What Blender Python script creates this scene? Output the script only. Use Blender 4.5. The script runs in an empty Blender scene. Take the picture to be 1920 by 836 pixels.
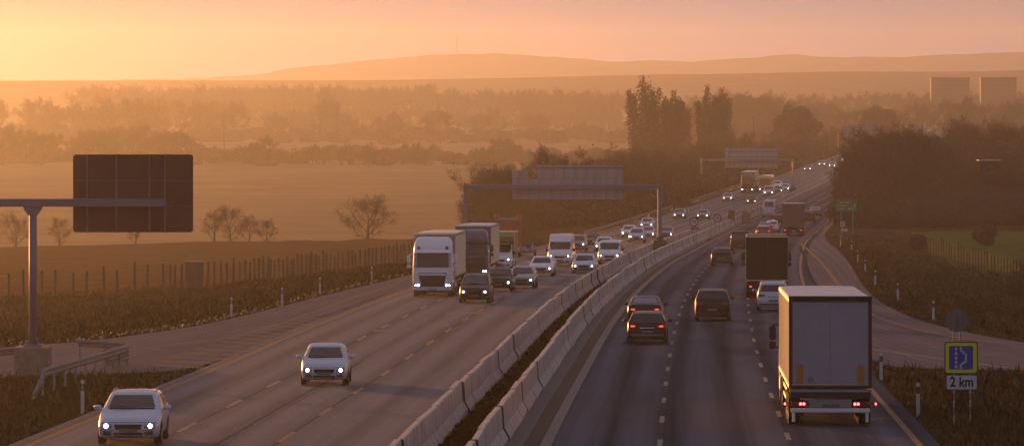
import bpy, bmesh, math, random
import numpy as np
from mathutils import Vector, Matrix
from mathutils.bvhtree import BVHTree
R = math.radians
S = bpy.context.scene
COL = S.collection
# ------------------------------------------------------------------ camera
FPX, HY, CX = 5000.0, 155.0, 960.0          # focal length in photo pixels, horizon row, middle column
cd = bpy.data.cameras.new('camera'); camera = bpy.data.objects.new('camera', cd); COL.objects.link(camera)
K = 1.6                                      # depths below are laid out for FPX; the finished place is K times as deep under a K times longer lens
PLACED = set()                               # names of things set straight into finished coordinates
cd.sensor_width = 36; cd.lens = FPX * K * 36 / 1920; cd.shift_y = -(418 - HY) / 1920
cd.clip_start = 1; cd.clip_end = 20000
camera.location = (0, 0, 0); camera.rotation_euler = (R(90), 0, 0)
S.camera = camera
# ------------------------------------------------------------------ light
SUN_AZ, SUN_EL = R(28), R(3.4)                # sun stands 20 degrees left of the view, low
w = bpy.data.worlds.new('World'); S.world = w; w.use_nodes = True
nt = w.node_tree; nt.nodes.clear()
sky = nt.nodes.new('ShaderNodeTexSky'); sky.sky_type = 'NISHITA'; sky.sun_disc = False
sky.sun_elevation = SUN_EL; sky.sun_rotation = -SUN_AZ; sky.dust_density = 1.0; sky.air_density = 1.0; sky.altitude = 200
bg = nt.nodes.new('ShaderNodeBackground'); bg.inputs[1].default_value = .052
wo = nt.nodes.new('ShaderNodeOutputWorld')
tc = nt.nodes.new('ShaderNodeTexCoord'); mp = nt.nodes.new('ShaderNodeMapping'); mp.inputs['Scale'].default_value = (5, 5, 34)
cn = nt.nodes.new('ShaderNodeTexNoise'); cn.inputs['Scale'].default_value = 2.2; cn.inputs['Detail'].default_value = 6; cn.inputs['Roughness'].default_value = .6
cr = nt.nodes.new('ShaderNodeValToRGB'); cr.color_ramp.elements[0].position = .46; cr.color_ramp.elements[1].position = .70
cr.color_ramp.elements[1].color = (.55, .55, .55, 1)
mx = nt.nodes.new('ShaderNodeMixRGB'); mx.inputs[2].default_value = (7.5, 3.6, 2.1, 1)      # thin clouds lit by the low sun
nt.links.new(tc.outputs['Generated'], mp.inputs[0]); nt.links.new(mp.outputs[0], cn.inputs[0]); nt.links.new(cn.outputs[0], cr.inputs[0])
nt.links.new(cr.outputs[0], mx.inputs[0]); vl = nt.nodes.new('ShaderNodeMixRGB'); vl.inputs[0].default_value = .94; vl.inputs[2].default_value = (2.75, 3.2, 4.3, 1)   # even veil of high cloud
nt.links.new(sky.outputs[0], vl.inputs[1]); nt.links.new(vl.outputs[0], mx.inputs[1])
tn = nt.nodes.new('ShaderNodeMixRGB'); tn.blend_type = 'MULTIPLY'; tn.inputs[0].default_value = 1; tn.inputs[2].default_value = (.90, .90, .98, 1)
nt.links.new(mx.outputs[0], tn.inputs[1]); nt.links.new(tn.outputs[0], bg.inputs[0]); nt.links.new(bg.outputs[0], wo.inputs[0])
sl = bpy.data.lights.new('sun', 'SUN'); sl.energy = 5.0; sl.angle = R(1.5); sl.color = (1.0, .40, .09)
sun = bpy.data.objects.new('sun', sl); COL.objects.link(sun)
sdir = Vector((-math.sin(SUN_AZ) * math.cos(SUN_EL), math.cos(SUN_AZ) * math.cos(SUN_EL), math.sin(SUN_EL)))
sun.rotation_euler = (-sdir).to_track_quat('-Z', 'Y').to_euler(); sun.location = (-100, 100, 60)
S.view_settings.view_transform = 'Standard'; S.view_settings.look = 'None'; S.view_settings.exposure = 0.62; S.view_settings.gamma = 1
S.view_settings.use_curve_mapping = False
S.render.engine = 'CYCLES'
S.cycles.use_denoising = True; S.cycles.max_bounces = 6; S.cycles.volume_bounces = 1; S.cycles.diffuse_bounces = 2; S.cycles.glossy_bounces = 2
S.cycles.sample_clamp_indirect = 4
HAZE_DENSITY, HAZE_COLOR, HAZE_G = .00015, (.72, .73, .80, 1), .78

# ------------------------------------------------------------------ materials
MATS = {}
def pmat(name, c, rough=.6, metal=0.0, c2=None, scale=4.0, amount=1.0, bump=0.0, bscale=None, coat=0.0, spec=.5, stretch=None, emit=None, estr=0.0, detail=5, vary=False):
    if name in MATS: return MATS[name]
    m = bpy.data.materials.new(name); m.use_nodes = True; MATS[name] = m
    t = m.node_tree; b = t.nodes['Principled BSDF']
    b.inputs['Base Color'].default_value = (*c, 1); b.inputs['Roughness'].default_value = rough; b.inputs['Metallic'].default_value = metal
    b.inputs['Coat Weight'].default_value = coat; b.inputs['Specular IOR Level'].default_value = spec
    if emit: b.inputs['Emission Color'].default_value = (*emit, 1); b.inputs['Emission Strength'].default_value = estr
    if c2 or bump:
        tc = t.nodes.new('ShaderNodeTexCoord'); mp = t.nodes.new('ShaderNodeMapping'); t.links.new(tc.outputs['Object'], mp.inputs[0])
        if vary:
            oi = t.nodes.new('ShaderNodeObjectInfo'); ml = t.nodes.new('ShaderNodeMath'); ml.operation = 'MULTIPLY'; ml.inputs[1].default_value = 90
            t.links.new(oi.outputs['Random'], ml.inputs[0]); t.links.new(ml.outputs[0], mp.inputs['Location'])
        if stretch: mp.inputs['Scale'].default_value = stretch
        n = t.nodes.new('ShaderNodeTexNoise'); n.inputs['Scale'].default_value = scale; n.inputs['Detail'].default_value = detail; n.inputs['Roughness'].default_value = .65
        t.links.new(mp.outputs[0], n.inputs[0])
        if c2:
            r = t.nodes.new('ShaderNodeValToRGB'); r.color_ramp.elements[0].position = .5 - .22 * amount; r.color_ramp.elements[1].position = .5 + .22 * amount
            r.color_ramp.elements[0].color = (*c, 1); r.color_ramp.elements[1].color = (*c2, 1)
            t.links.new(n.outputs[0], r.inputs[0]); t.links.new(r.outputs[0], b.inputs['Base Color'])
        if bump:
            n2 = t.nodes.new('ShaderNodeTexNoise'); n2.inputs['Scale'].default_value = bscale or scale * 4; n2.inputs['Detail'].default_value = 4
            t.links.new(mp.outputs[0], n2.inputs[0])
            bp = t.nodes.new('ShaderNodeBump'); bp.inputs['Strength'].default_value = bump; bp.inputs['Distance'].default_value = .1
            t.links.new(n2.outputs[0], bp.inputs['Height']); t.links.new(bp.outputs[0], b.inputs['Normal'])
    return m

def asphalt(name, c1, c2, t0, lane, track, rough=.55, spec=.03, streak=.85):
    """worn asphalt: UV.x = metres across the road, UV.y = metres along it"""
    m = bpy.data.materials.new(name); m.use_nodes = True; t = m.node_tree; b = t.nodes['Principled BSDF']
    def N(k, **kw):
        n = t.nodes.new(k)
        for a, v in kw.items(): setattr(n, a, v)
        return n
    L = t.links.new
    uv = N('ShaderNodeUVMap'); sep = N('ShaderNodeSeparateXYZ'); L(uv.outputs[0], sep.inputs[0])
    mp = N('ShaderNodeMapping'); mp.inputs['Scale'].default_value = (1.6, .02, 1); L(uv.outputs[0], mp.inputs[0])
    n1 = N('ShaderNodeTexNoise'); n1.inputs['Scale'].default_value = 1; n1.inputs['Detail'].default_value = 5; n1.inputs['Roughness'].default_value = .6; L(mp.outputs[0], n1.inputs[0])
    mp2 = N('ShaderNodeMapping'); mp2.inputs['Scale'].default_value = (.35, .07, 1); L(uv.outputs[0], mp2.inputs[0])
    n2 = N('ShaderNodeTexNoise'); n2.inputs['Scale'].default_value = 1; n2.inputs['Detail'].default_value = 6; L(mp2.outputs[0], n2.inputs[0])
    n3 = N('ShaderNodeTexNoise'); n3.inputs['Scale'].default_value = 9; n3.inputs['Detail'].default_value = 3; L(uv.outputs[0], n3.inputs[0])
    def M(op, a, bb):
        n = N('ShaderNodeMath', operation=op)
        for i, x in enumerate((a, bb)):
            if x is None: continue
            if isinstance(x, (int, float)): n.inputs[i].default_value = x
            else: L(x, n.inputs[i])
        return n.outputs[0]
    ph = M('MULTIPLY', M('SUBTRACT', sep.outputs[0], t0), 4 * math.pi / lane)
    tr = M('MULTIPLY', M('MULTIPLY', M('COSINE', ph, None), -track), n2.outputs[0])
    f = M('ADD', M('ADD', M('ADD', M('MULTIPLY', n1.outputs[0], streak), (.85 - streak) * .5), M('MULTIPLY', n2.outputs[0], .45)), tr)
    f = M('ADD', f, M('MULTIPLY', n3.outputs[0], .25))
    r = N('ShaderNodeValToRGB'); r.color_ramp.elements[0].position = .50; r.color_ramp.elements[1].position = .98
    r.color_ramp.elements[0].color = (*c1, 1); r.color_ramp.elements[1].color = (*c2, 1)
    L(f, r.inputs[0]); L(r.outputs[0], b.inputs['Base Color'])
    rr = M('ADD', M('MULTIPLY', n2.outputs[0], .22), rough - .11); L(rr, b.inputs['Roughness'])
    n4 = N('ShaderNodeTexNoise'); n4.inputs['Scale'].default_value = 14; n4.inputs['Detail'].default_value = 4; L(uv.outputs[0], n4.inputs[0])
    b.inputs['Specular IOR Level'].default_value = spec
    bp = N('ShaderNodeBump'); bp.inputs['Strength'].default_value = .25; bp.inputs['Distance'].default_value = .03; L(n4.outputs[0], bp.inputs['Height']); L(bp.outputs[0], b.inputs['Normal'])
    return m

# ------------------------------------------------------------------ mesh builder
class MB:
    def __init__(s): s.v = []; s.f = []; s.m = []
    def add(s, vs, fs, mi=0, M=None):
        o = len(s.v)
        s.v += [tuple(M @ Vector(p)) for p in vs] if M else [tuple(p) for p in vs]
        for f in fs: s.f.append([i + o for i in f]); s.m.append(mi)
        return s
    def box(s, c, d, mi=0, M=None, bev=0.0):
        x, y, z = d[0] / 2, d[1] / 2, d[2] / 2
        if bev:
            b = min(bev, x * .8, y * .8, z * .8)
            vs = []; 
            for zz, k in ((-z, b), (-z + b, 0), (z - b, 0), (z, b)):
                for px, py in ((-x + k, -y + k + b), (-x + k + b, -y + k), (x - k - b, -y + k), (x - k, -y + k + b), (x - k, y - k - b), (x - k - b, y - k), (-x + k + b, y - k), (-x + k, y - k - b)):
                    vs.append((c[0] + px, c[1] + py, c[2] + zz))
            fs = [list(range(7, -1, -1)), list(range(24, 32))]
            for r in range(3):
                for i in range(8): j = (i + 1) % 8; fs.append([r * 8 + i, r * 8 + j, r * 8 + 8 + j, r * 8 + 8 + i])
            return s.add(vs, fs, mi, M)
        vs = [(c[0] + i * x, c[1] + j * y, c[2] + k * z) for k in (-1, 1) for j in (-1, 1) for i in (-1, 1)]
        return s.add(vs, [[0, 2, 3, 1], [4, 5, 7, 6], [0, 1, 5, 4], [2, 6, 7, 3], [0, 4, 6, 2], [1, 3, 7, 5]], mi, M)
    def tube(s, pts, rad, n=6, mi=0, cap=True):
        pts = [Vector(p) for p in pts]; k = len(pts)
        rad = rad if isinstance(rad, (list, tuple)) else [rad] * k
        vs = []
        for i, p in enumerate(pts):
            d = (pts[min(i + 1, k - 1)] - pts[max(i - 1, 0)]).normalized()
            a = d.orthogonal().normalized() if abs(d.z) > .9 else d.cross(Vector((0, 0, 1))).normalized()
            b = d.cross(a)
            for q in range(n):
                t = 2 * math.pi * (q + .5) / n
                vs.append(p + (a * math.cos(t) + b * math.sin(t)) * rad[i])
        fs = [[i * n + q, i * n + (q + 1) % n, (i + 1) * n + (q + 1) % n, (i + 1) * n + q] for i in range(k - 1) for q in range(n)]
        if cap: fs += [list(range(n - 1, -1, -1)), list(range((k - 1) * n, k * n))]
        return s.add(vs, fs, mi)
    def lathe(s, prof, c, axis='x', n=20, mi=0, mis=None):
        """prof: (offset along axis, radius)"""
        vs = []
        for a, r in prof:
            for q in range(n):
                t = 2 * math.pi * q / n; u, v = r * math.cos(t), r * math.sin(t)
                p = {'x': (a, u, v), 'y': (u, a, v), 'z': (u, v, a)}[axis]
                vs.append((c[0] + p[0], c[1] + p[1], c[2] + p[2]))
        o = len(s.v); s.v += vs
        for i in range(len(prof) - 1):
            for q in range(n):
                s.f.append([o + i * n + q, o + i * n + (q + 1) % n, o + (i + 1) * n + (q + 1) % n, o + (i + 1) * n + q]); s.m.append(mis[i] if mis else mi)
        return s
    def prism(s, poly, a, b, axis='y', mi=0, M=None):
        """poly of 2-D points, extruded from a to b along axis"""
        n = len(poly)
        def P(p, q): return {'x': (q, p[0], p[1]), 'y': (p[0], q, p[1]), 'z': (p[0], p[1], q)}[axis]
        vs = [P(p, a) for p in poly] + [P(p, b) for p in poly]
        fs = [list(range(n - 1, -1, -1)), list(range(n, 2 * n))] + [[i, (i + 1) % n, n + (i + 1) % n, n + i] for i in range(n)]
        return s.add(vs, fs, mi, M)
    def mesh(s, name, mats, smooth=False, fix=True):
        me = bpy.data.meshes.new(name); me.from_pydata(s.v, [], s.f)
        for m in (mats if isinstance(mats, (list, tuple)) else [mats]): me.materials.append(m)
        me.polygons.foreach_set('material_index', s.m)
        if fix:
            bm = bmesh.new(); bm.from_mesh(me); bmesh.ops.recalc_face_normals(bm, faces=bm.faces); bm.to_mesh(me); bm.free()
        if smooth: me.polygons.foreach_set('use_smooth', [True] * len(me.polygons))
        me.update(); return me
    def build(s, name, mats, parent=None, smooth=False, loc=None, fix=True):
        o = bpy.data.objects.new(name, s.mesh(name, mats, smooth, fix)); COL.objects.link(o)
        if parent: o.parent = parent
        if loc is not None: o.location = loc
        return o

def tag(o, label=None, cat=None, group=None, kind=None):
    if label: o['label'] = label
    if cat: o['category'] = cat
    if group: o['group'] = group
    if kind: o['kind'] = kind
    return o
def thing(name, label, cat, loc=(0, 0, 0), group=None, rot=None):
    o = bpy.data.objects.new(name, None); COL.objects.link(o); o.location = loc; o.empty_display_size = .5
    if rot: o.rotation_euler = rot
    return tag(o, label, cat, group)
def copy_tree(o, parent=None):
    c = o.copy(); COL.objects.link(c); c.parent = parent
    for ch in list(o.children): copy_tree(ch, c)
    return c
def text_part(name, body, size, mat, parent, loc, rot=(R(90), 0, 0), bold=.0, sx=1.0):
    cu = bpy.data.curves.new(name, 'FONT'); cu.body = body; cu.size = size; cu.align_x = 'CENTER'; cu.align_y = 'CENTER'; cu.extrude = .004; cu.offset = bold
    t = bpy.data.objects.new(name, cu); COL.objects.link(t)
    me = bpy.data.meshes.new_from_object(t.evaluated_get(bpy.context.evaluated_depsgraph_get())); bpy.data.objects.remove(t)
    me.materials.clear(); me.materials.append(mat)
    o = bpy.data.objects.new(name, me); COL.objects.link(o); o.parent = parent; o.location = loc; o.rotation_euler = rot; o.scale = (sx, 1, 1)
    return o

# ------------------------------------------------------------------ the lie of the land, z = 0 at the camera on its bridge
HY_T = [(0, 8.2), (40, 9.2), (60, 9.9), (76, 10.35), (82, 10.55), (103, 11.3), (133, 12.15), (155, 12.8), (197, 14.2), (230, 15.3), (260, 16.45), (312, 18.25), (365, 19.35), (400, 20.0), (445, 20.65), (500, 21.1), (560, 21.4), (690, 21.7), (800, 21.9), (1200, 22.2), (6000, 22.5)]
MX_T = [(0, -4.9), (40, -2.5), (76, -.2), (103, 1.57), (133, 3.75), (155, 5.55), (205, 10.3), (250, 15.3), (300, 21.2), (365, 30.9), (445, 44), (560, 65), (690, 90), (800, 111.5), (1000, 150), (1400, 225), (6000, 1080)]
def spline(tab):
    xs = np.array([a for a, _ in tab], float); ys = np.array([b for _, b in tab], float)
    d = np.diff(ys) / np.diff(xs); m = np.zeros(len(xs)); m[0] = d[0]; m[-1] = d[-1]
    m[1:-1] = (d[:-1] * np.diff(xs)[1:] + d[1:] * np.diff(xs)[:-1]) / (np.diff(xs)[1:] + np.diff(xs)[:-1])
    def f(x):
        x = np.asarray(x, float); i = np.clip(np.searchsorted(xs, x) - 1, 0, len(xs) - 2); h = xs[i + 1] - xs[i]; t = np.clip((x - xs[i]) / h, -3, 1.5)
        return (2 * t**3 - 3 * t**2 + 1) * ys[i] + (t**3 - 2 * t**2 + t) * h * m[i] + (-2 * t**3 + 3 * t**2) * ys[i + 1] + (t**3 - t**2) * h * m[i + 1]
    return f
hroad, xmed = spline(HY_T), spline(MX_T)
def zr(Y): return -float(hroad(max(Y, 0)))
def xm(Y): return float(xmed(Y)) if Y > 0 else -4.9 + .06 * Y
def slope_x(Y): return (xm(Y + 2) - xm(Y - 2)) / 4
def at(t, Y): k = slope_x(Y); return Vector((xm(Y) + t * math.sqrt(1 + k * k), Y, zr(Y)))   # point on the road t metres right of the median kerb
def Yof(py):
    a, b = 30.0, 1500.0
    for _ in range(50):
        m = (a + b) / 2
        if HY + FPX * -zr(m) / m > py: a = m
        else: b = m
    return a
def PX(px, Y): return (px - CX) / FPX * Y
def PZ(py, Y): return -(py - HY) / FPX * Y
def sm(x): x = np.clip(x, 0, 1); return x * x * (3 - 2 * x)

# pavement outlines beside the carriageways (outer edge, inner edge), plan metres
TL0, TR0 = -14.2, 12.4
RL_OUT = [(xm(430) - 14.3, 430), (xm(350) - 15.6, 350), (xm(270) - 16.6, 270), (-7.8, 195), (-10.9, 170), (-13.4, 149), (-15.5, 134), (-19.2, 122.5), (-25, 116), (-35, 109), (-52, 101)]
RL_IN = [(xm(430) + TL0, 430), (xm(350) + TL0, 350), (xm(270) + TL0, 270), (xm(192) + TL0, 192), (xm(165) + TL0, 165), (xm(143) + TL0, 143), (xm(125) + TL0, 125), (xm(110) + TL0, 110), (-13.4, 104.7), (-20, 102.6), (-38, 94)]
RR_OUT = [(xm(345) + 12.6, 345), (xm(300) + 14.2, 300), (xm(270) + 15.4, 270), (27.5, 216), (23.6, 180), (21.6, 158), (21.0, 142), (21.5, 131), (23.2, 121), (28, 112.5), (42, 103)]
RR_IN = [(xm(345) + TR0, 345), (xm(300) + TR0, 300), (xm(270) + TR0, 270), (xm(210) + TR0, 210), (xm(172) + TR0, 172), (xm(148) + TR0, 148), (xm(130) + TR0, 130), (xm(116) + TR0, 116), (15.2, 106.6), (20.5, 106.3), (36, 98)]
def resamp(p, k=8):
    out = []
    for (a, b), (c, d) in zip(p[:-1], p[1:]):
        for i in range(k): out.append((a + (c - a) * i / k, b + (d - b) * i / k))
    return out + [p[-1]]
def smooth_line(p, it=8):
    p = [list(q) for q in p]
    for _ in range(it):
        p = [p[0]] + [[(p[i - 1][k] + 2 * p[i][k] + p[i + 1][k]) / 4 for k in (0, 1)] for i in range(1, len(p) - 1)] + [p[-1]]
    return [tuple(q) for q in p]
RLO, RLI, RRO, RRI = [smooth_line(resamp(p)) for p in (RL_OUT, RL_IN, RR_OUT, RR_IN)]
YS_M = list(range(20, 560, 6)) + list(range(560, 1400, 20))
MAINP = [(xm(y) + TL0, y) for y in YS_M] + [(xm(y) + TR0, y) for y in reversed(YS_M)]
POLYS = [MAINP, RLO + RLI[::-1], RRO + RRI[::-1]]
def inside(poly, X, Y):
    c = np.zeros(X.shape, bool); n = len(poly)
    for i in range(n):
        (x1, y1), (x2, y2) = poly[i], poly[i - 1]
        if y1 == y2: continue
        k = (y1 > Y) != (y2 > Y)
        c ^= k & (X < (x2 - x1) * (Y - y1) / (y2 - y1) + x1)
    return c
def pdist(X, Y):
    d = np.full(X.shape, 1e9)
    for poly in POLYS:
        n = len(poly)
        for i in range(n):
            (x1, y1), (x2, y2) = poly[i], poly[i - 1]
            dx, dy = x2 - x1, y2 - y1; q = np.clip(((X - x1) * dx + (Y - y1) * dy) / max(dx * dx + dy * dy, 1e-9), 0, 1)
            d = np.minimum(d, np.hypot(X - x1 - q * dx, Y - y1 - q * dy))
        
    for poly in POLYS: d[inside(poly, X, Y)] = 0
    return d
LT = [(-200, -8), (60, -10.2), (105, -11.6), (130, -13.2), (150, -14.3), (190, -16.0), (205, -16.6), (222, -17.4), (250, -18.9), (272, -19.7), (300, -20.3), (339, -20.85), (347, -21.4), (400, -27), (480, -30), (8000, -30)]
RT = [(-200, -8), (60, -10.2), (110, -11.8), (130, -12.9), (150, -14.0), (200, -16.3), (240, -17.9), (330, -18.6), (420, -20), (600, -23), (1000, -26), (2200, -28), (8000, -28)]
RIDGE = [(-600, 152), (0, 152), (800, 149.5), (1200, 141), (1500, 136), (1920, 132), (3000, 130)]
def fbm(X, Y, sc, seed):
    rs = np.random.RandomState(seed); z = np.zeros(X.shape)
    for k in range(7):
        a = rs.rand() * 6.28; f = (1 + k * .7) / sc
        z += np.sin((X * math.cos(a) + Y * math.sin(a)) * f * 6.28 + rs.rand() * 6.28) / (1 + k * .55)
    return z / 3
def zground(X, Y, d=None):
    X = np.asarray(X, float); Y = np.asarray(Y, float)
    if d is None: d = pdist(X, Y)
    rd = -hroad(np.maximum(Y, 0)); left = X < xmed(np.maximum(Y, 0)) - 1
    yl = Y - np.clip((X + 63) * .34, -20, 40)
    zl = np.interp(yl, *zip(*LT)); zrr = np.interp(Y, *zip(*RT))
    side = np.where(left, zl, zrr)
    wd = np.where(left, np.interp(Y, [60, 330, 430, 900], [18, 20, 60, 90]), np.interp(Y, [60, 330, 900], [14, 20, 60]))
    s = sm((d - .3) / wd)
    z = rd + (side - rd) * s
    amp = np.clip((d - .5) / 6, 0, 1) * np.interp(Y, [0, 400, 900, 2000], [.18, .25, .5, 1.0])
    z = z + fbm(X, Y, 11, 3) * amp + fbm(X, Y, 60, 5) * amp * 1.2
    # far ridge
    px = CX + FPX * X / np.maximum(Y, 1); top = -(np.interp(px, *zip(*RIDGE)) - HY) / FPX * 2350
    u = sm((Y - 1850) / 500); z = z + (top + fbm(X, Y, 400, 9) * .9 - z) * u
    z = np.where(Y > 2350, np.maximum(z - (Y - 2350) * .04, np.minimum(z, -26)), z)
    z = z - np.where(d <= 0, .14, .02)
    return z
def gz(X, Y): return float(zground(np.array([X]), np.array([Y]))[0])
# ------------------------------------------------------------------ the setting: ground
GRASS = pmat('rough autumn grass', (.022, .018, .007), .95, c2=(.055, .037, .015), scale=.55, amount=1.1, bump=.8, bscale=5, spec=.0, detail=9)
RGRASS = pmat('dry bank grass', (.042, .031, .012), .95, c2=(.125, .076, .032), scale=.4, amount=1.0, bump=.9, bscale=4, spec=.0, detail=9)
SOIL = pmat('ploughed field', (.085, .042, .020), .95, c2=(.14, .070, .033), scale=.25, bump=.8, bscale=2.5, spec=.0, stretch=(1, 2.5, 1), detail=9)
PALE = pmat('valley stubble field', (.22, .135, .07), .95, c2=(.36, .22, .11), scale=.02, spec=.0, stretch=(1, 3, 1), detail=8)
GREEN = pmat('green winter field', (.075, .095, .024), .95, c2=(.115, .125, .038), scale=.12, bump=.5, bscale=2, spec=.0, detail=8)
EARTH = pmat('dark median soil', (.007, .005, .003), .95, c2=(.022, .014, .009), scale=2.5, bump=1, bscale=9, spec=0)
def fence_y(X): return np.interp(X, [-150, -60, -48, -39, -27, -22, -17, -11, 0, 10], [140, 181, 190, 196, 205, 222, 250, 272, 310, 360])
ts = list(np.arange(-64, 64.1, 1.0)) + list(np.arange(70, 202, 6)) + [230, 270, 320, 400, 520, 700, 950, 1300, 1700, 2100]
ts = sorted(ts + [-x for x in ts if x > 64.5])
ysg = list(range(-100, 56, 12)) + list(np.arange(60, 145, 1.3)) + list(np.arange(146, 420, 2.4)) + list(range(424, 1000, 10)) + list(range(1010, 2490, 40)) + list(range(2500, 3700, 100))
TT, YY = np.meshgrid(np.array(ts), np.array(ysg, float)); XX = xmed(np.maximum(YY, 0)) + TT + np.where(YY < 0, .06 * YY, 0)
ZZ = zground(XX, YY)
DD = pdist(XX, YY)
nx, ny = len(ts), len(ysg)
idx = np.arange(nx * ny).reshape(ny, nx)
fs = np.stack([idx[:-1, :-1], idx[:-1, 1:], idx[1:, 1:], idx[1:, :-1]], -1).reshape(-1, 4)
cx = XX.ravel()[fs].mean(1); cy = YY.ravel()[fs].mean(1); ct = TT.ravel()[fs].mean(1); cdd = DD.ravel()[fs].mean(1)
mi = np.zeros(len(fs), int)
lft = ct < -1
mi[lft & (cy > fence_y(cx) + 1.0)] = 2
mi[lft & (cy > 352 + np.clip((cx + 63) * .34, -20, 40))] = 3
mi[lft & (ct > -32) & (cy > 280)] = 0
mi[~lft] = 1
mi[~lft & (ct > 26 - np.clip((cy - 250) * .03, 0, 4)) & (cy > 247) & (cy < 338)] = 4
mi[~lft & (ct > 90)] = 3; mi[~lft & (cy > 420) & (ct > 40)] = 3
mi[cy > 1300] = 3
mi[(ct > -2.6) & (ct < .4) & (cy < 1300)] = 5
me = bpy.data.meshes.new('ground'); me.from_pydata(np.stack([XX.ravel(), YY.ravel(), ZZ.ravel()], 1).tolist(), [], fs.tolist())
for m in (GRASS, RGRASS, SOIL, PALE, GREEN, EARTH): me.materials.append(m)
me.polygons.foreach_set('material_index', mi.tolist()); me.polygons.foreach_set('use_smooth', [True] * len(fs)); me.update()
ground = bpy.data.objects.new('ground', me); COL.objects.link(ground); tag(ground, kind='structure')

# far hills behind the plain
HILL = [(-3000, 150), (-300, 152), (200, 150), (400, 146), (480, 140), (560, 127), (700, 113), (800, 104), (850, 102), (930, 100.5), (1050, 108), (1150, 116), (1230, 114), (1300, 116), (1400, 109), (1480, 102.5), (1560, 108), (1700, 107), (1800, 102), (1920, 98), (2400, 90), (4500, 130)]
hm = MB(); cols = list(range(-900, 3000, 20)); rows = [(3250, -20), (3350, .35), (3450, .75), (3530, .93), (3600, 1), (3690, .9)]
for j, (yy, k) in enumerate(rows):
    for px in cols:
        top = -(np.interp(px, *zip(*HILL)) - HY) / FPX * 3600 + .5 * math.sin(px * .11) + .4 * math.sin(px * .047 + 1)
        hm.v.append((PX(px, 3600), yy, (-20 if k < 0 else -20 + (top + 20) * k)))
n = len(cols)
for j in range(len(rows) - 1):
    for i in range(n - 1): hm.f.append([j * n + i, j * n + i + 1, (j + 1) * n + i + 1, (j + 1) * n + i]); hm.m.append(0)
hills = hm.build('hills', pmat('haze-pale hills', (.20, .18, .15), .95, c2=(.28, .25, .20), scale=.02, spec=0), smooth=True); tag(hills, kind='structure')  # base colour lightened to stand in for distance haze

# ------------------------------------------------------------------ roads
A_LEFT = asphalt('asphalt worn by traffic', (.026, .026, .034), (.108, .102, .120), -4.8, 3.55, .42, .55, .09)
A_RIGHT = asphalt('asphalt of the far carriageway', (.046, .048, .060), (.130, .132, .158), 2.9, 3.7, .36, .72, .0)
A_RAMP = asphalt('pale ramp asphalt', (.12, .103, .10), (.215, .183, .178), 1, 2.2, .14, .75, .0, .3)
def sheet(name, cols, mat, parent=None, skirt=.35, dz=0.0, kind='structure', uvs=None):
    """cols: rows of points [(x, y, z), ...] along the road, every row across it"""
    m = MB(); nr, nc = len(cols), len(cols[0]); uv = []
    for r in range(nr):
        for c in range(nc): m.v.append((cols[r][c][0], cols[r][c][1], cols[r][c][2] + dz))
    for r in range(nr - 1):
        for c in range(nc - 1): m.f.append([r * nc + c, r * nc + c + 1, (r + 1) * nc + c + 1, (r + 1) * nc + c]); m.m.append(0)
    top = len(m.f)
    if skirt:
        for c in (0, nc - 1):
            o = len(m.v)
            for r in range(nr): p = cols[r][c]; m.v.append((p[0], p[1], p[2] + dz - skirt))
            for r in range(nr - 1): m.f.append([r * nc + c, (r + 1) * nc + c, o + r + 1, o + r]); m.m.append(0)
    me = m.mesh(name, mat, fix=False)
    if me.polygons[0].normal.z < 0: me.flip_normals()
    if uvs is not None:
        L = me.uv_layers.new(name='UVMap')
        for lp in me.loops:
            i = lp.vertex_index; L.data[lp.index].uv = uvs[i] if i < len(uvs) else (0, 0)
    o = bpy.data.objects.new(name, me); COL.objects.link(o); tag(o, kind=kind)
    if parent: o.parent = parent
    return o
YR = list(np.arange(30, 420, 3.0)) + list(np.arange(420, 1400, 10.0))
def strip(name, ta, tb, mat, n=6, ys=None, dz=0.0, skirt=.35):
    ys = ys or YR; cols = []; uv = []
    for y in ys:
        row = []
        for i in range(n + 1):
            t = ta + (tb - ta) * i / n; p = at(t, y); row.append((p.x, p.y, p.z)); uv.append((t, y))
        cols.append(row)
    return sheet(name, cols, mat, dz=dz, skirt=skirt, uvs=uv)
strip('left_carriageway', TL0, -1.9, A_LEFT)
strip('right_carriageway', -.45, TR0, A_RIGHT)
def ramp(name, outer, inner, n=10):
    cols = []; uv = []; s = 0
    for k, ((xo, yo), (xi, yi)) in enumerate(zip(outer, inner)):
        if k: s += math.hypot(xo - outer[k - 1][0], yo - outer[k - 1][1])
        row = []; wd = math.hypot(xo - xi, yo - yi)
        for i in range(n + 1):
            q = i / n; x, y = xo + (xi - xo) * q, yo + (yi - yo) * q
            row.append((x, y, zr(y))); uv.append((wd * q, s))
        cols.append(row)
    return sheet(name, cols, A_RAMP, uvs=uv, dz=-.002)
ramp('exit_road', RLO, RLI); ramp('slip_road', RRO, RRI)

# painted markings and edge bands
def worn_paint(name, c, c2, fade):
    m = pmat(name, c, .6, c2=c2, scale=5, amount=fade, spec=.05); return m
P_WHITE = worn_paint('worn white paint', (.14, .115, .10), (.38, .32, .27), 1.5)
P_DULL = worn_paint('faded line paint', (.08, .065, .055), (.26, .21, .17), 1.4)
P_YEL = worn_paint('worn yellow paint', (.16, .09, .035), (.42, .24, .09), 1.3)
P_EDGE = worn_paint('edge line with dust', (.16, .09, .035), (.34, .19, .08), 1.3)
P_CONC = worn_paint('pale concrete edge strip', (.15, .125, .11), (.24, .20, .18), 1.0)
P_GUT = worn_paint('grey gutter strip', (.085, .08, .08), (.13, .12, .115), 1.0)
P_DIRT = worn_paint('leaf dirt along the kerb', (.022, .014, .007), (.055, .034, .016), 1.0)
P_SEAM = pmat('tar seam', (.050, .048, .055), .7, c2=(.10, .098, .11), scale=.4, amount=1.2, spec=0)
def seg_rows(ta, y0, y1, wid, step=3.0):
    n = max(1, int((y1 - y0) / step)); return [y0 + (y1 - y0) * i / n for i in range(n + 1)]
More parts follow.
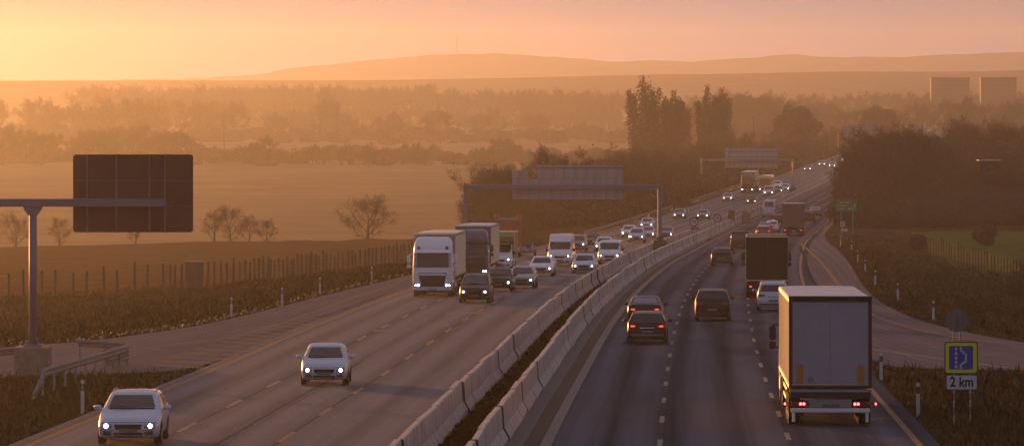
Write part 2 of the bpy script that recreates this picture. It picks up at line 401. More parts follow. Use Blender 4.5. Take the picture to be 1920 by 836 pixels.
def band(name, ta, tb, mat, y0=32, y1=1300, dz=.004):
    ys = [y for y in YR if y0 <= y <= y1]
    cols = [[tuple(at(ta, y)), tuple(at(tb, y))] for y in ys]; return sheet(name, cols, mat, skirt=0, dz=dz)
def dashes(name, t, mat, wid, ln, period, y0, y1, dz=.004):
    m = MB(); y = y0
    while y < y1:
        k = math.sqrt(1 + slope_x(y) ** 2); q = 2 if ln > 3 else 1
        ys = [y + ln / k * i / q for i in range(q + 1)]
        for a, b in zip(ys[:-1], ys[1:]):
            P = [at(t - wid / 2, a), at(t + wid / 2, a), at(t + wid / 2, b), at(t - wid / 2, b)]
            m.add([(p.x, p.y, p.z + dz) for p in P], [[0, 1, 2, 3]])
        y += period / k
    o = m.build(name, mat, fix=False); tag(o, kind='structure'); return o
dashes('lane_marking', -6.6, P_YEL, .15, 3, 8.6, 60, 700)
dashes('lane_marking', -10.1, P_WHITE, .15, 3, 8.6, 63, 700)
dashes('lane_marking', 4.4, P_WHITE, .15, 2.2, 7.4, 61, 300)
dashes('lane_marking', 8.15, P_WHITE, .15, 2.2, 7.4, 63, 300)
dashes('lane_marking', 4.4, P_DULL, .14, 3, 9, 300, 700); dashes('lane_marking', 8.15, P_DULL, .14, 3, 9, 300, 700)
band('edge_line', -13.72, -13.5, P_EDGE)
band('edge_line', -3.02, -2.88, P_DULL)
band('edge_line', 11.72, 11.92, P_EDGE)
band('tar_seam', -8.32, -8.24, P_SEAM, 60, 112); band('tar_seam', -8.24, -8.19, P_DULL, 60, 118)

band('tar_seam', 4.37, 4.43, P_SEAM, 60, 300, .002); band('tar_seam', 8.12, 8.18, P_SEAM, 60, 300, .002); band('tar_seam', -6.63, -6.57, P_SEAM, 60, 300, .002); band('tar_seam', -10.13, -10.07, P_SEAM, 60, 300, .002)
band('gutter_strip', .02, .5, P_GUT); band('gutter_strip', .5, .98, P_DIRT); band('gutter_strip', .98, 1.3, P_CONC)
def line_on(name, pts, wid, mat, dz=.006, k=8):
    p = smooth_line(resamp(pts, k), 6); cols = []
    for i, (x, y) in enumerate(p):
        a, b = p[max(i - 1, 0)], p[min(i + 1, len(p) - 1)]; dx, dy = b[0] - a[0], b[1] - a[1]; l = math.hypot(dx, dy); nxv, nyv = -dy / l * wid / 2, dx / l * wid / 2
        cols.append([(x + nxv, y + nyv, zr(y)), (x - nxv, y - nyv, zr(y))])
    return sheet(name, cols, mat, skirt=0, dz=dz)
def pts_px(seq): return [(PX(x, Yof(y)), Yof(y)) for x, y in seq]
line_on('edge_line', pts_px([(1502, 456), (1530, 482), (1549, 503), (1573, 534), (1600, 566), (1637, 592), (1701, 613), (1782, 631), (1860, 641)]), .22, P_EDGE)
line_on('edge_line', pts_px([(1637, 655), (1700, 663), (1770, 673), (1840, 682), (1895, 690)]), .2, P_WHITE)
line_on('edge_line', pts_px([(240, 657), (330, 645), (426, 634), (520, 609), (639, 566), (740, 533)]), .13, P_DULL)
line_on('tyre_marks', pts_px([(1500, 462), (1508, 480), (1512, 500), (1520, 520), (1530, 536)]), .28, pmat('tyre rubber on asphalt', (.05, .045, .048), .7, spec=0), dz=.005)
line_on('tyre_marks', pts_px([(1640, 601), (1700, 617), (1800, 637), (1890, 650)]), .5, pmat('faint tyre rubber', (.12, .095, .094), .7, c2=(.18, .145, .14), scale=.5, spec=0), dz=.003)
line_on('tyre_marks', pts_px([(300, 652), (400, 645), (520, 622), (640, 582), (740, 545)]), .5, MATS['faint tyre rubber'], dz=.003)
line_on('tyre_marks', pts_px([(1650, 632), (1740, 645), (1850, 662), (1915, 673)]), 1.6, pmat('polished ramp lane', (.17, .135, .13), .7, c2=(.22, .175, .17), scale=.5, spec=0), dz=.002)
# chevron hatching in the gore beside the exit
hm = MB()
for i in range(15):
    y0 = 106.5 + i * 2.3
    a = at(TL0 + .3, y0); q = min(1, i / 5)
    b = Vector((a.x - 2.9 + 1.5 * i / 15, a.y + 1.7, 0)); dx, dy = .02, .22
    if b.x < -14.6 - 0: b.x = -14.6
    hm.add([(a.x, a.y, zr(a.y) + .007), (a.x, a.y + .35, zr(a.y + .35) + .007), (b.x, b.y + .35, zr(b.y + .35) + .007), (b.x, b.y, zr(b.y) + .007)], [[0, 1, 2, 3]])
tag(hm.build('hatch_marking', P_EDGE, fix=False), kind='structure')
# repair patches and small arrows in the left carriageway
pm = MB()
for (x0, y0, x1, y1) in ((835, 585, 908, 588), (812, 606, 842, 612), (700, 618, 740, 621)):
    ya, yb = Yof(y0), Yof(y1)
    pm.add([(PX(x0, ya), ya, zr(ya) + .005), (PX(x1, ya), ya, zr(ya) + .005), (PX(x1, yb), yb, zr(yb) + .005), (PX(x0, yb), yb, zr(yb) + .005)], [[0, 1, 2, 3]])
tag(pm.build('repair_patch', P_DULL, fix=False), kind='structure')

# ------------------------------------------------------------------ concrete median barriers, one object per cast segment
CONC = pmat('weathered barrier concrete', (.24, .20, .18), .85, c2=(.66, .58, .53), scale=1.1, amount=1.3, bump=.3, bscale=14, spec=.1, detail=9, vary=True, stretch=(1, 1.6, .55))
JOINT = pmat('dark joint filler', (.07, .06, .055), .9)
def barrier_mesh(L):
    prof = [(-.30, -.1), (-.30, .09), (-.14, .36), (-.10, .96), (-.075, 1.0), (.075, 1.0), (.10, .96), (.14, .36), (.30, .09), (.30, -.1)]
    m = MB(); ys = [(-L / 2, .975), (-L / 2 + .03, 1), (-.02, 1), (0, .96), (.02, 1), (L / 2 - .03, 1), (L / 2, .975)]; n = len(prof)
    for y, k in ys:
        for x, z in prof: m.v.append((x * k, y, z * (1 - (1 - k) * .3)))
    for r in range(len(ys) - 1):
        for i in range(n - 1): m.f.append([r * n + i, r * n + i + 1, (r + 1) * n + i + 1, (r + 1) * n + i]); m.m.append(1 if r in (2, 3) and i not in (3, 4, 5) else 0)
    m.f += [list(range(n)), list(range(len(ys) * n - 1, (len(ys) - 1) * n - 1, -1))]; m.m += [1, 1]
    return m
SEG = 5.0
bmesh_me = barrier_mesh(SEG - .025).mesh('barrier_segment', [CONC, JOINT])
rnd = random.Random(4)
def orient(Y, back=False):
    f = at(0, Y + 1.5) - at(0, Y - 1.5); f.y *= K; f.normalize()
    if back: f = -f
    r = f.cross(Vector((0, 0, 1))).normalized(); u = r.cross(f)
    return Matrix((r, f, u)).transposed().to_4x4()
for t, side in ((-.30, 'right'), (-2.2, 'left')):
    y = 62.0; k = 0
    while k < 140:
        yc = y + SEG / 2 / K
        o = bpy.data.objects.new('concrete_barrier', bmesh_me); COL.objects.link(o)
        p = at(t + rnd.uniform(-.035, .035), yc); p.y *= K
        o.matrix_world = Matrix.Translation(p + Vector((0, 0, rnd.uniform(-.02, .025)))) @ orient(yc) @ Matrix.Rotation(rnd.uniform(-.010, .010), 4, 'Z')
        PLACED.add(o.name); tag(o, 'weathered concrete barrier segment in the median row on the side of the %s traffic' % ('departing' if side == 'right' else 'oncoming'), 'barrier', 'barrier segments facing the %s lanes' % ('departing' if side == 'right' else 'oncoming'))
        y += SEG / K * (1 - slope_x(yc) ** 2 / K ** 2 / 2); k += 1
    m = MB(); prof = [(-.30, -.1), (-.30, .09), (-.12, .36), (-.09, 1.0), (.09, 1.0), (.12, .36), (.30, .09), (.30, -.1)]
    ys = list(np.arange(y, 1250, 8.0)); n = len(prof)
    for yy in ys:
        for x, z in prof: p = at(t + x, yy); m.v.append((p.x, p.y, p.z + z))
    for r in range(len(ys) - 1):
        for i in range(n - 1): m.f.append([r * n + i, r * n + i + 1, (r + 1) * n + i + 1, (r + 1) * n + i]); m.m.append(0)
    tag(m.build('far_concrete_barriers', CONC), 'far end of the concrete barrier row beside the %s lanes' % ('departing' if side == 'right' else 'oncoming'), 'barrier', kind='stuff')
# ------------------------------------------------------------------ vehicles
def paint(name, c, metal=.0, rough=.32): return pmat(name, c, rough, metal=metal, coat=.8 if max(c) > .05 else .0, spec=.5 if max(c) > .05 else .25)
P = dict(
    silver=paint('silver blue paint', (.42, .47, .57), .3, .36), white=paint('white paint', (.72, .72, .74)), black=paint('black paint', (.004, .004, .0045), 0, .3),
    dark=paint('charcoal paint', (.012, .012, .014), .2, .3), grey=paint('grey paint', (.16, .165, .18), .4, .35), brown=paint('maroon paint', (.06, .022, .018), .2),
    blue=paint('dark violet blue paint', (.045, .045, .11), .1, .4), green=paint('olive green paint', (.22, .25, .07)), yellow=paint('yellow paint', (.45, .36, .10)),
    orange=pmat('orange roadworks paint', (.42, .10, .03), .5), palegrey=paint('pale lilac grey paint', (.50, .50, .56), .1, .4))
GLASS = pmat('dark tinted glass', (.012, .016, .026), .07, spec=.6)
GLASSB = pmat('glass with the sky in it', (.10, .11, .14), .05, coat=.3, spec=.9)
RUBBER = pmat('tyre rubber', (.012, .012, .012), .85, spec=.2)
ARCH = pmat('wheel arch black', (.006, .006, .006), .9, spec=.1)
PLAST = pmat('black trim plastic', (.018, .018, .018), .6)
ALLOY = pmat('wheel alloy', (.34, .34, .36), .35, metal=.8)
CHROME = pmat('chrome trim', (.6, .6, .62), .2, metal=1)
LENS = pmat('lamp lens', (.14, .15, .17), .12, spec=.8)
HEAD = pmat('lit headlamp', (.9, .92, 1), .3, emit=(.95, .96, 1.0), estr=10)
HEADF = pmat('bright dipped beam', (.9, .92, 1), .3, emit=(.90, .94, 1.0), estr=10)
TAIL = pmat('red lamp lens', (.16, .008, .010), .2, spec=.6)
TAILON = pmat('lit red lamp', (.4, .01, .01), .3, emit=(1, .06, .05), estr=2.0)
AMBER = pmat('amber lens', (.5, .16, .02), .3)
PLATE = pmat('number plate', (.30, .30, .29), .5)
PLATE_D = pmat('shaded number plate', (.10, .10, .11), .5)
STEEL = pmat('galvanised steel', (.20, .20, .22), .5, metal=.6, c2=(.30, .30, .33), scale=3)
FRAMEM = pmat('chassis steel', (.014, .013, .013), .7)

class Shell:
    """a body plus what is fitted onto its surface by casting a patch onto it"""
    def __init__(s, root): s.root = root
    def set_body(s, mb, mats, name='body', smooth=True):
        s.obj = mb.build(name, mats, s.root, smooth)
        me = s.obj.data; s.bvh = BVHTree.FromPolygons([v.co[:] for v in me.vertices], [p.vertices[:] for p in me.polygons])
        return s.obj
    def cast(s, a, b, view):
        if view == 'front': o, d = Vector((a, 30, b)), Vector((0, -1, 0))
        elif view == 'rear': o, d = Vector((a, -30, b)), Vector((0, 1, 0))
        elif view == 'right': o, d = Vector((9, a, b)), Vector((-1, 0, 0))
        elif view == 'left': o, d = Vector((-9, a, b)), Vector((1, 0, 0))
        h = s.bvh.ray_cast(o, d)
        return (h[0], d, h[1]) if h[0] is not None else (None, d, None)
    def patch(s, name, quad, view, mats, parent=None, n=6, m=4, off=.008, lit=None, mb=None, polar=None):
        """quad: four (a, b) corners in view coordinates; lit: (i0, i1, j0, j1) fraction of cells with the second material"""
        B = mb or MB(); V = {}; base = len(B.v)
        q = [Vector((p[0], p[1])) for p in quad]
        for i in range(n + 1):
            for j in range(m + 1):
                u, v = i / n, j / m
                p = (q[0] * (1 - u) + q[1] * u) * (1 - v) + (q[3] * (1 - u) + q[2] * u) * v
                # rounded corners
                h, d, nn = s.cast(p.x, p.y, view)
                if h is None: continue
                V[i, j] = len(B.v); B.v.append(tuple(h - d * off))
        for i in range(n):
            for j in range(m):
                k = [(i, j), (i + 1, j), (i + 1, j + 1), (i, j + 1)]
                if all(x in V for x in k):
                    B.f.append([V[x] for x in k])
                    uu, vv = (i + .5) / n, (j + .5) / m
                    B.m.append(1 if lit and lit[0] <= uu <= lit[1] and lit[2] <= vv <= lit[3] else 0)
        if mb is None and B.f: return B.build(name, mats, parent or s.root, False)
    def disc(s, mb, cy, cz, r, view, zmin, off=.004, n=18, rings=3):
        V = {}
        for k in range(rings + 1):
            for q in range(n + 1):
                t = math.pi * q / n * 1.16 - .08 * math.pi
                h, d, nn = s.cast(cy + r * k / rings * math.cos(t), max(zmin, cz + r * k / rings * math.sin(t)), view)
                if h is None: continue
                V[k, q] = len(mb.v); mb.v.append(tuple(h - d * off))
        for k in range(rings):
            for q in range(n):
                kk = [(k, q), (k + 1, q), (k + 1, q + 1), (k, q + 1)]
                if all(x in V for x in kk): mb.f.append([V[x] for x in kk]); mb.m.append(0)

def make_wheel(parent, x, y, r, wd, sgn, rimmat=ALLOY):
    a = sgn
    m = MB(); m.lathe([(-wd * a, r * .6), (-wd * a, r * .93), (-wd * .85 * a, r), (-wd * .12 * a, r), (-.004 * a, r * .95), (0, r * .70), (-.02 * a, r * .64)], (x, y, r), 'x', 22)
    o = m.build('wheel', RUBBER, parent, True)
    m = MB(); m.lathe([(-.012 * a, r * .655), (-.006 * a, r * .60), (-.05 * a, r * .56), (-.05 * a, 0)], (x, y, r), 'x', 22, mis=[0, 0, 1])
    for k in range(5):
        t = 2 * math.pi * k / 5 + .3; c, s_ = math.cos(t), math.sin(t)
        M = Matrix(((1, 0, 0), (0, c, -s_), (0, s_, c)))
        m.box((0, 0, r * .32), (.02, r * .17, r * .60), 0, Matrix.Translation((x - .022 * a, y, r)) @ M.to_4x4())
    m.lathe([(-.005 * a, r * .13), (-.005 * a, 0.001)], (x, y, r), 'x', 10)
    m.build('rim', [rimmat, ARCH], o, False)
    return o

KINDS = {
 # top line (distance from the nose, height), belt line, window posts, wheel centres
 'sedan': dict(L=4.65, W=1.80, H=1.44, top=[(0, .60), (.04, .68), (.25, .76), (1.25, .95), (2.02, 1.37), (2.55, 1.44), (3.2, 1.40), (4.02, 1.10), (4.5, 1.06), (4.62, .98), (4.65, .80)], belt=[(0, .58), (1.2, .90), (4.1, .98), (4.65, .93)], ws=(1.25, 2.02), rw=(3.20, 4.02), wheels=(.86, 3.52), r=.315, tail='deck'),
 'estate': dict(L=4.62, W=1.80, H=1.47, top=[(0, .60), (.04, .68), (.25, .77), (1.22, .97), (1.98, 1.40), (2.6, 1.47), (3.7, 1.44), (4.15, 1.38), (4.50, .98), (4.58, .90), (4.62, .66)], belt=[(0, .58), (1.2, .92), (4.4, 1.0), (4.62, .9)], ws=(1.22, 1.98), rw=(4.15, 4.50), wheels=(.86, 3.46), r=.32, tail='hatch', rails=True),
 'hatch': dict(L=4.05, W=1.74, H=1.48, top=[(0, .60), (.04, .69), (.22, .80), (.98, .98), (1.70, 1.40), (2.2, 1.48), (3.2, 1.44), (3.55, 1.38), (3.90, 1.0), (4.0, .90), (4.05, .66)], belt=[(0, .58), (1.0, .93), (3.9, 1.0), (4.05, .9)], ws=(.98, 1.70), rw=(3.55, 3.90), wheels=(.78, 3.28), r=.30, tail='hatch'),
 'suv': dict(L=4.50, W=1.84, H=1.66, top=[(0, .72), (.04, .84), (.2, .95), (1.15, 1.10), (1.85, 1.56), (2.4, 1.64), (3.6, 1.62), (4.05, 1.54), (4.36, 1.12), (4.46, 1.0), (4.5, .74)], belt=[(0, .70), (1.1, 1.05), (4.3, 1.14), (4.5, 1.0)], ws=(1.15, 1.85), rw=(4.05, 4.36), wheels=(.86, 3.50), r=.355, tail='hatch', rails=True),
 'mpv': dict(L=4.45, W=1.80, H=1.68, top=[(0, .64), (.04, .75), (.2, .88), (.85, 1.06), (1.85, 1.56), (2.4, 1.66), (3.8, 1.64), (4.18, 1.56), (4.36, 1.08), (4.42, .95), (4.45, .68)], belt=[(0, .62), (.9, 1.0), (4.3, 1.08), (4.45, .95)], ws=(.85, 1.85), rw=(4.18, 4.36), wheels=(.84, 3.56), r=.32, tail='hatch', rails=True),
 'van': dict(L=5.0, W=1.92, H=1.96, top=[(0, .70), (.04, .84), (.16, .98), (.75, 1.18), (1.45, 1.82), (1.8, 1.94), (4.6, 1.95), (4.88, 1.90), (4.97, 1.2), (5.0, .70)], belt=[(0, .68), (.75, 1.12), (4.9, 1.18), (5.0, 1.1)], ws=(.75, 1.45), rw=(4.88, 4.965), wheels=(.92, 4.0), r=.335, tail='van'),
 'large_van': dict(L=6.0, W=2.0, H=2.58, top=[(0, .78), (.04, .95), (.15, 1.08), (.75, 1.28), (1.40, 1.92), (1.75, 2.40), (2.05, 2.56), (5.6, 2.56), (5.88, 2.5), (5.97, 1.3), (6.0, .75)], belt=[(0, .76), (.8, 1.2), (5.9, 1.25), (6.0, 1.2)], ws=(.75, 1.42), rw=(5.88, 5.965), wheels=(1.0, 4.6), r=.345, tail='van', peak=True),
 'bus': dict(L=11.5, W=2.5, H=3.35, top=[(0, 1.1), (.03, 1.5), (.25, 2.9), (.5, 3.25), (.9, 3.34), (10.8, 3.34), (11.3, 3.2), (11.46, 2.6), (11.5, 1.0)], belt=[(0, 1.0), (.3, 1.35), (11, 1.35), (11.5, 1.0)], ws=(.03, .28), rw=(11.3, 11.46), wheels=(2.6, 8.6), r=.48, tail='van'),
}
def interp(tab, x): return float(np.interp(x, [a for a, _ in tab], [b for _, b in tab]))
def make_car(kind, col, name, on_head=True, tail_on=False, glass=None, plate=True, rear_glass=None, trim=None, rails=None):
    K = KINDS[kind]; L, W, H = K['L'], K['W'], K['H']; glass = glass or GLASS
    root = thing(name, 'x', 'car'); sh = Shell(root)
    N = 64; u = np.linspace(0, 1, N); ys = L * (.55 * u + .45 * (.5 - .5 * np.cos(math.pi * u)))
    plan = [(0, .80), (.05, .88), (.16, .95), (.5, .985), (1.0, 1), (L - .7, 1), (L - .2, .97), (L - .04, .93), (L, .88)]
    if kind in ('van', 'large_van', 'bus'): plan = [(0, .84), (.06, .92), (.2, .97), (.6, 1), (L - .1, 1), (L - .03, .985), (L, .96)]
    bot = [(0, .30), (.06, .22), (.5, .19), (L - .5, .21), (L - .06, .26), (L, .34)]
    ztop = np.interp(ys, *zip(*K['top']))
    for _ in range(2 if kind not in ('bus',) else 1): ztop[1:-1] = (ztop[:-2] + 2 * ztop[1:-1] + ztop[2:]) / 4
    zmid = .62 * (1 if kind not in ('bus',) else 1.6); body = MB(); n = None
    roof = {'sedan': .735, 'estate': .75, 'hatch': .75, 'suv': .78, 'mpv': .77, 'van': .86, 'large_van': .86, 'bus': .95}[kind]
    beltmax = max(b for _, b in K['belt'])
    def sect(y, zt):
        wp = W / 2 * interp(plan, y); zb = interp(bot, y); zbelt = min(interp(K['belt'], y), zt - .035)
        cab = min(1, max(0, (zt - zbelt - .05) / (H - beltmax - .08)))
        wt = wp * (.90 * (1 - cab) + roof * cab); wb = wp * .965; zm = min(zmid, (zb + zbelt) / 2 + .1)
        e = .035 + .05 * cab
        half = [(0, zb), (wp * .80, zb), (wp * .95, zb + .05), (wp * .985, zb + .16), (wp, zm), (wp * .992, zm + (zbelt - zm) * .55), (wb, zbelt), (wb + (wt - wb) * .5, zbelt + (zt - zbelt) * .47), (wt + .012 * cab, zt - e), (wt - .03, zt - e * .42), (wt * .86, zt - .008), (wt * .5, zt + .008), (0, zt + .014)]
        return half
    for y, zt in zip(ys, ztop):
        h = sect(y, zt); ring = h + [(-x, z) for x, z in reversed(h[1:-1])]; n = len(ring)
        for x, z in ring: body.v.append((x, L / 2 - y, z))
    for r in range(N - 1):
        for i in range(n): body.f.append([r * n + i, r * n + (i + 1) % n, (r + 1) * n + (i + 1) % n, (r + 1) * n + i]); body.m.append(0)
    body.f += [list(range(n)), list(range(N * n - 1, (N - 1) * n - 1, -1))]; body.m += [0, 0]
    bo = sh.set_body(body, P[col] if isinstance(col, str) else col)
    def half_at(y, k):
        zt = float(np.interp(y, ys, ztop)); h = sect(y, zt); return h[k]
    # glazing
    y0, y1 = K['ws']; bx, bz = half_at(y0 + .04, 6); tx, tz = half_at(y1, 8)
    gz0 = float(np.interp(y0 + .07, ys, ztop)) + .012; gz1 = float(np.interp(y1, ys, ztop)) - .03
    bx2 = half_at(y0 + .35, 7)[0]
    if kind == 'bus': gz0, gz1, bx, tx = 1.25, 2.75, 1.12, 1.10
    ww = sh.patch('windscreen', [(-bx * .93, gz0), (bx * .93, gz0), (tx * .93, gz1), (-tx * .93, gz1)], 'front', glass, n=12, m=8)
    if kind not in ('bus',):
        m = MB()
        for sx in (-1, 1):
            m.tube([(sx * .05, L / 2 - y0 - .02, gz0 + .015), (sx * .05 + .48, L / 2 - y0 - .10, gz0 + .05)], .012, 4)
        m.build('wiper', PLAST, ww)
    y0r, y1r = K['rw']; rz0 = float(np.interp(y1r, ys, ztop)) + .03; rz1 = float(np.interp(y0r, ys, ztop)) - .035; rx0 = half_at(y1r - .06, 6)[0]; rx1 = half_at(y0r, 8)[0]
    if K['tail'] == 'van': rz0, rz1, rx0, rx1 = H * .60, H * .87, W * .40, W * .36
    if kind == 'bus': rz0, rz1 = 1.7, 2.7
    sh.patch('rear_window', [(-rx0 * .86, rz0), (rx0 * .86, rz0), (rx1 * .86, rz1), (-rx1 * .86, rz1)], 'rear', rear_glass or glass, n=10, m=6)
    rw_end = y1r - .22 if K['tail'] != 'deck' else y1r - .30
    cuts = {'sedan': [.0, .42, .86], 'estate': [.0, .36, .70, 1], 'hatch': [0, .5, 1], 'suv': [0, .36, .74, 1], 'mpv': [0, .40, .74, 1], 'van': [0, .26], 'large_van': [0, .20], 'bus': [0, .2, .4, .6, .8, 1]}[kind]
    ya, yb = y0 + .34, rw_end
    if kind == 'bus': ya, yb = .5, 11.0
    for sd, sx in (('right', 1), ('left', -1)):
        for c0, c1 in zip(cuts[:-1], cuts[1:]):
            f0, f1 = ya + (yb - ya) * c0 + .03, ya + (yb - ya) * c1 - .03
            ft0 = max(f0, y1 + .10) if kind != 'bus' else f0; ft1 = min(f1, y0r - .02) if kind != 'bus' else f1
            z0 = interp(K['belt'], f0) + .035; zz1 = interp(K['belt'], f1) + .035
            t0 = float(np.interp(ft0, ys, ztop)) - .115; t1 = float(np.interp(ft1, ys, ztop)) - .115
            if kind == 'bus': z0, zz1, t0, t1 = 1.55, 1.55, 2.75, 2.75
            sh.patch('side_window', [(L / 2 - f0, z0), (L / 2 - f1, zz1), (L / 2 - ft1, t1), (L / 2 - ft0, t0)], sd, glass, n=6, m=5, off=.006)
        # door seams and handles
        if kind not in ('bus',):
            for c in cuts[1:2]:
                yy = ya + (yb - ya) * c
                dh = MB(); dh.box((sx * (W / 2 * .985), L / 2 - yy + .18, interp(K['belt'], yy) - .14), (.03, .2, .035), 0, None, .008); dh.build('door_handle', P[col] if isinstance(col, str) else col, root)
            m = MB()
            for yy in [ya - .1] + [ya + (yb - ya) * c for c in cuts[1:]]:
                if yy < L - .6: sh.patch('', [(L / 2 - yy - .008, .32), (L / 2 - yy + .008, .32), (L / 2 - yy + .008, interp(K['belt'], yy)), (L / 2 - yy - .008, interp(K['belt'], yy))], sd, None, n=1, m=6, off=.003, mb=m)
            if m.f: m.build('door_seam', ARCH, root)
    # wheels
    am = MB()
    for wy in K['wheels']:
        for sd, sx in (('right', 1), ('left', -1)): sh.disc(am, L / 2 - wy, K['r'], K['r'] * 1.17, sd, .23)
    am.build('wheel_arch', ARCH, root)
    for wy in K['wheels']:
        for sx in (1, -1): make_wheel(root, sx * (W / 2 + .012), L / 2 - wy, K['r'], .22, sx)
    # front
    nz = K['top'][0][1]; hz = nz - .02; fw = W / 2
    big = kind in ('van', 'large_van', 'bus', 'suv', 'mpv')
    h0, h1 = (hz - .10, hz + .07) if not big else (hz - .09, hz + .16)
    if kind == 'bus': h0, h1 = .62, .86
    for sx in (-1, 1):
        q = [(sx * fw * .50, h0 + .02), (sx * fw * .84, h0), (sx * fw * .86, h1 + .03), (sx * fw * .54, h1 - .02)]
        o = sh.patch('headlight', q, 'front', LENS, n=8, m=6, off=.012)
        c, d_, n_ = sh.cast(sx * fw * (.70 if kind != 'bus' else .75), (h0 + h1) / 2 + .005, 'front')
        if c is not None and on_head and o:
            lm = MB(); lm.lathe([(.0, .060), (.016, .054), (.024, .032), (.026, .001)], (c.x, c.y + .012, c.z), 'y', 14); lm.build('lit_lamp', HEAD, o, True)
        # fog lamp and intake
        q = [(sx * fw * .52, .30), (sx * fw * .78, .31), (sx * fw * .78, .43), (sx * fw * .52, .41)]
        if kind != 'bus': sh.patch('fog_light_recess', q, 'front', PLAST, n=4, m=3, off=.008)
    sh.patch('grille', [(-fw * .40, hz - .12), (fw * .40, hz - .12), (fw * .45, hz + .03), (-fw * .45, hz + .03)] if kind != 'bus' else [(-.7, .75), (.7, .75), (.7, 1.0), (-.7, 1.0)], 'front', ARCH, n=8, m=3, off=.008)
    if kind != 'bus':
        bz = (hz - .12 + .38) / 2
        sh.patch('air_intake', [(-fw * .46, .26), (fw * .46, .26), (fw * .46, .38), (-fw * .46, .38)], 'front', ARCH, n=8, m=2, off=.006)
        hs = MB()
        sh.patch('', [(-fw * .80, hz + .075), (fw * .80, hz + .075), (fw * .80, hz + .088), (-fw * .80, hz + .088)], 'front', None, n=12, m=1, off=.004, mb=hs)
        sh.patch('', [(-fw * .86, hz - .145), (-fw * .42, hz - .145), (-fw * .42, hz - .133), (-fw * .86, hz - .133)], 'front', None, n=5, m=1, off=.004, mb=hs)
        sh.patch('', [(fw * .86, hz - .145), (fw * .42, hz - .145), (fw * .42, hz - .133), (fw * .86, hz - .133)], 'front', None, n=5, m=1, off=.004, mb=hs)
        sh.patch('', [(-bx * .90, gz0 - .045), (bx * .90, gz0 - .045), (bx * .90, gz0 - .008), (-bx * .90, gz0 - .008)], 'front', None, n=10, m=1, off=.006, mb=hs)
        if hs.f: hs.build('bonnet_seam', ARCH, root)
        sh.patch('lower_bumper', [(-fw * .80, .205), (fw * .80, .205), (fw * .80, .245), (-fw * .80, .245)], 'front', PLAST, n=8, m=1, off=.010)
    sh.patch('number_plate', [(-.26, .40), (.26, .40), (.26, .50), (-.26, .50)] if kind != 'bus' else [(-.26, .45), (.26, .45), (.26, .55), (-.26, .55)], 'front', PLATE_D, n=4, m=2, off=.02)
    # rear
    tz = interp(K['belt'], L) - .04
    for sx in (-1, 1):
        if K['tail'] == 'deck': q = [(sx * fw * .45, tz - .13), (sx * fw * .88, tz - .16), (sx * fw * .87, tz + .0), (sx * fw * .45, tz - .02)]; lit = (.25, .75, .3, .62)
        elif K['tail'] == 'hatch': q = [(sx * fw * .50, tz - .07), (sx * fw * .91, tz - .11), (sx * fw * .90, tz + .09), (sx * fw * .52, tz + .04)]; lit = (.25, .78, .36, .62)
        else: q = [(sx * fw * .86, .75), (sx * fw * .96, .75), (sx * fw * .95, 1.15), (sx * fw * .86, 1.15)]; lit = (.1, .9, .55, .9)
        sh.patch('tail_light', q, 'rear', [TAIL, TAILON if tail_on else TAIL], n=8, m=6, off=.012, lit=lit)
    sh.patch('number_plate', [(-.26, .56), (.26, .56), (.26, .67), (-.26, .67)] if K['tail'] == 'hatch' else [(-.26, .50), (.26, .50), (.26, .61), (-.26, .61)], 'rear', PLATE_D, n=4, m=2, off=.012)
    if K['tail'] != 'van':
        sh.patch('trim_strip', [(-fw * .36, tz - .10), (fw * .36, tz - .10), (fw * .36, tz - .075), (-fw * .36, tz - .075)], 'rear', CHROME if trim else PLAST, n=6, m=1, off=.010)
        sh.patch('rear_bumper', [(-fw * .86, .36), (fw * .86, .36), (fw * .86, .46), (-fw * .86, .46)], 'rear', PLAST, n=10, m=2, off=.012)
        if trim: sh.patch('bumper_trim', [(-fw * .84, .455), (fw * .84, .455), (fw * .84, .485), (-fw * .84, .485)], 'rear', CHROME, n=10, m=1, off=.018)
    # mirrors
    my = L / 2 - y0 - .42; mz = interp(K['belt'], y0 + .4) + (.08 if kind != 'bus' else 1.0); mw = half_at(y0 + .45, 6)[0]
    for sx in (-1, 1):
        m = MB(); hgt = .15 if kind not in ('van', 'large_van', 'bus') else .26
        prof = [(-.06, .02), (-.05, .5), (-.01, .92), (.05, 1), (.075, .9), (.085, .55)]
        o0 = len(m.v); nn = 12
        for yy, k in prof:
            for q in range(nn):
                t = 2 * math.pi * q / nn; c, s_ = math.cos(t), math.sin(t)
                ex = math.copysign(abs(c) ** .6, c) * .115 * k; ez = math.copysign(abs(s_) ** .6, s_) * hgt / 2 * k
                m.v.append((sx * (mw + .14) + ex, my - yy + .05, mz + ez))
        for r in range(len(prof) - 1):
            for q in range(nn): m.f.append([r * nn + q, r * nn + (q + 1) % nn, (r + 1) * nn + (q + 1) % nn, (r + 1) * nn + q]); m.m.append(0)
        m.f.append(list(range(nn))); m.m.append(0); m.f.append(list(range(len(prof) * nn - 1, (len(prof) - 1) * nn - 1, -1))); m.m.append(1)
        m.box((sx * (mw + .02), my + .02, mz - .05), (.12, .05, .04), 0)
        m.build('door_mirror', [PLAST if kind in ('van', 'large_van', 'bus') else (P[col] if isinstance(col, str) else col), GLASS], root, True)
    if (K.get('rails') if rails is None else rails):
        for sx in (-1, 1):
            m = MB(); pts = []
            for k in range(9):
                yy = y1 + .35 + (y0r - y1 - .5) * k / 8; h = half_at(yy, 9); pts.append((sx * (h[0] - .04), L / 2 - yy, h[1] + (.05 if 0 < k < 8 else .0)))
            m.tube(pts, .022, 5); m.build('roof_rail', PLAST if col in ('black', 'dark') else STEEL, root, True)
    m = MB(); m.tube([(0.05, L / 2 - (y0r - .25), H + .0), (0.05, L / 2 - (y0r - .10), H + .10)], .012, 4); m.build('aerial', PLAST, root)
    root['half'] = L / 2
    return root

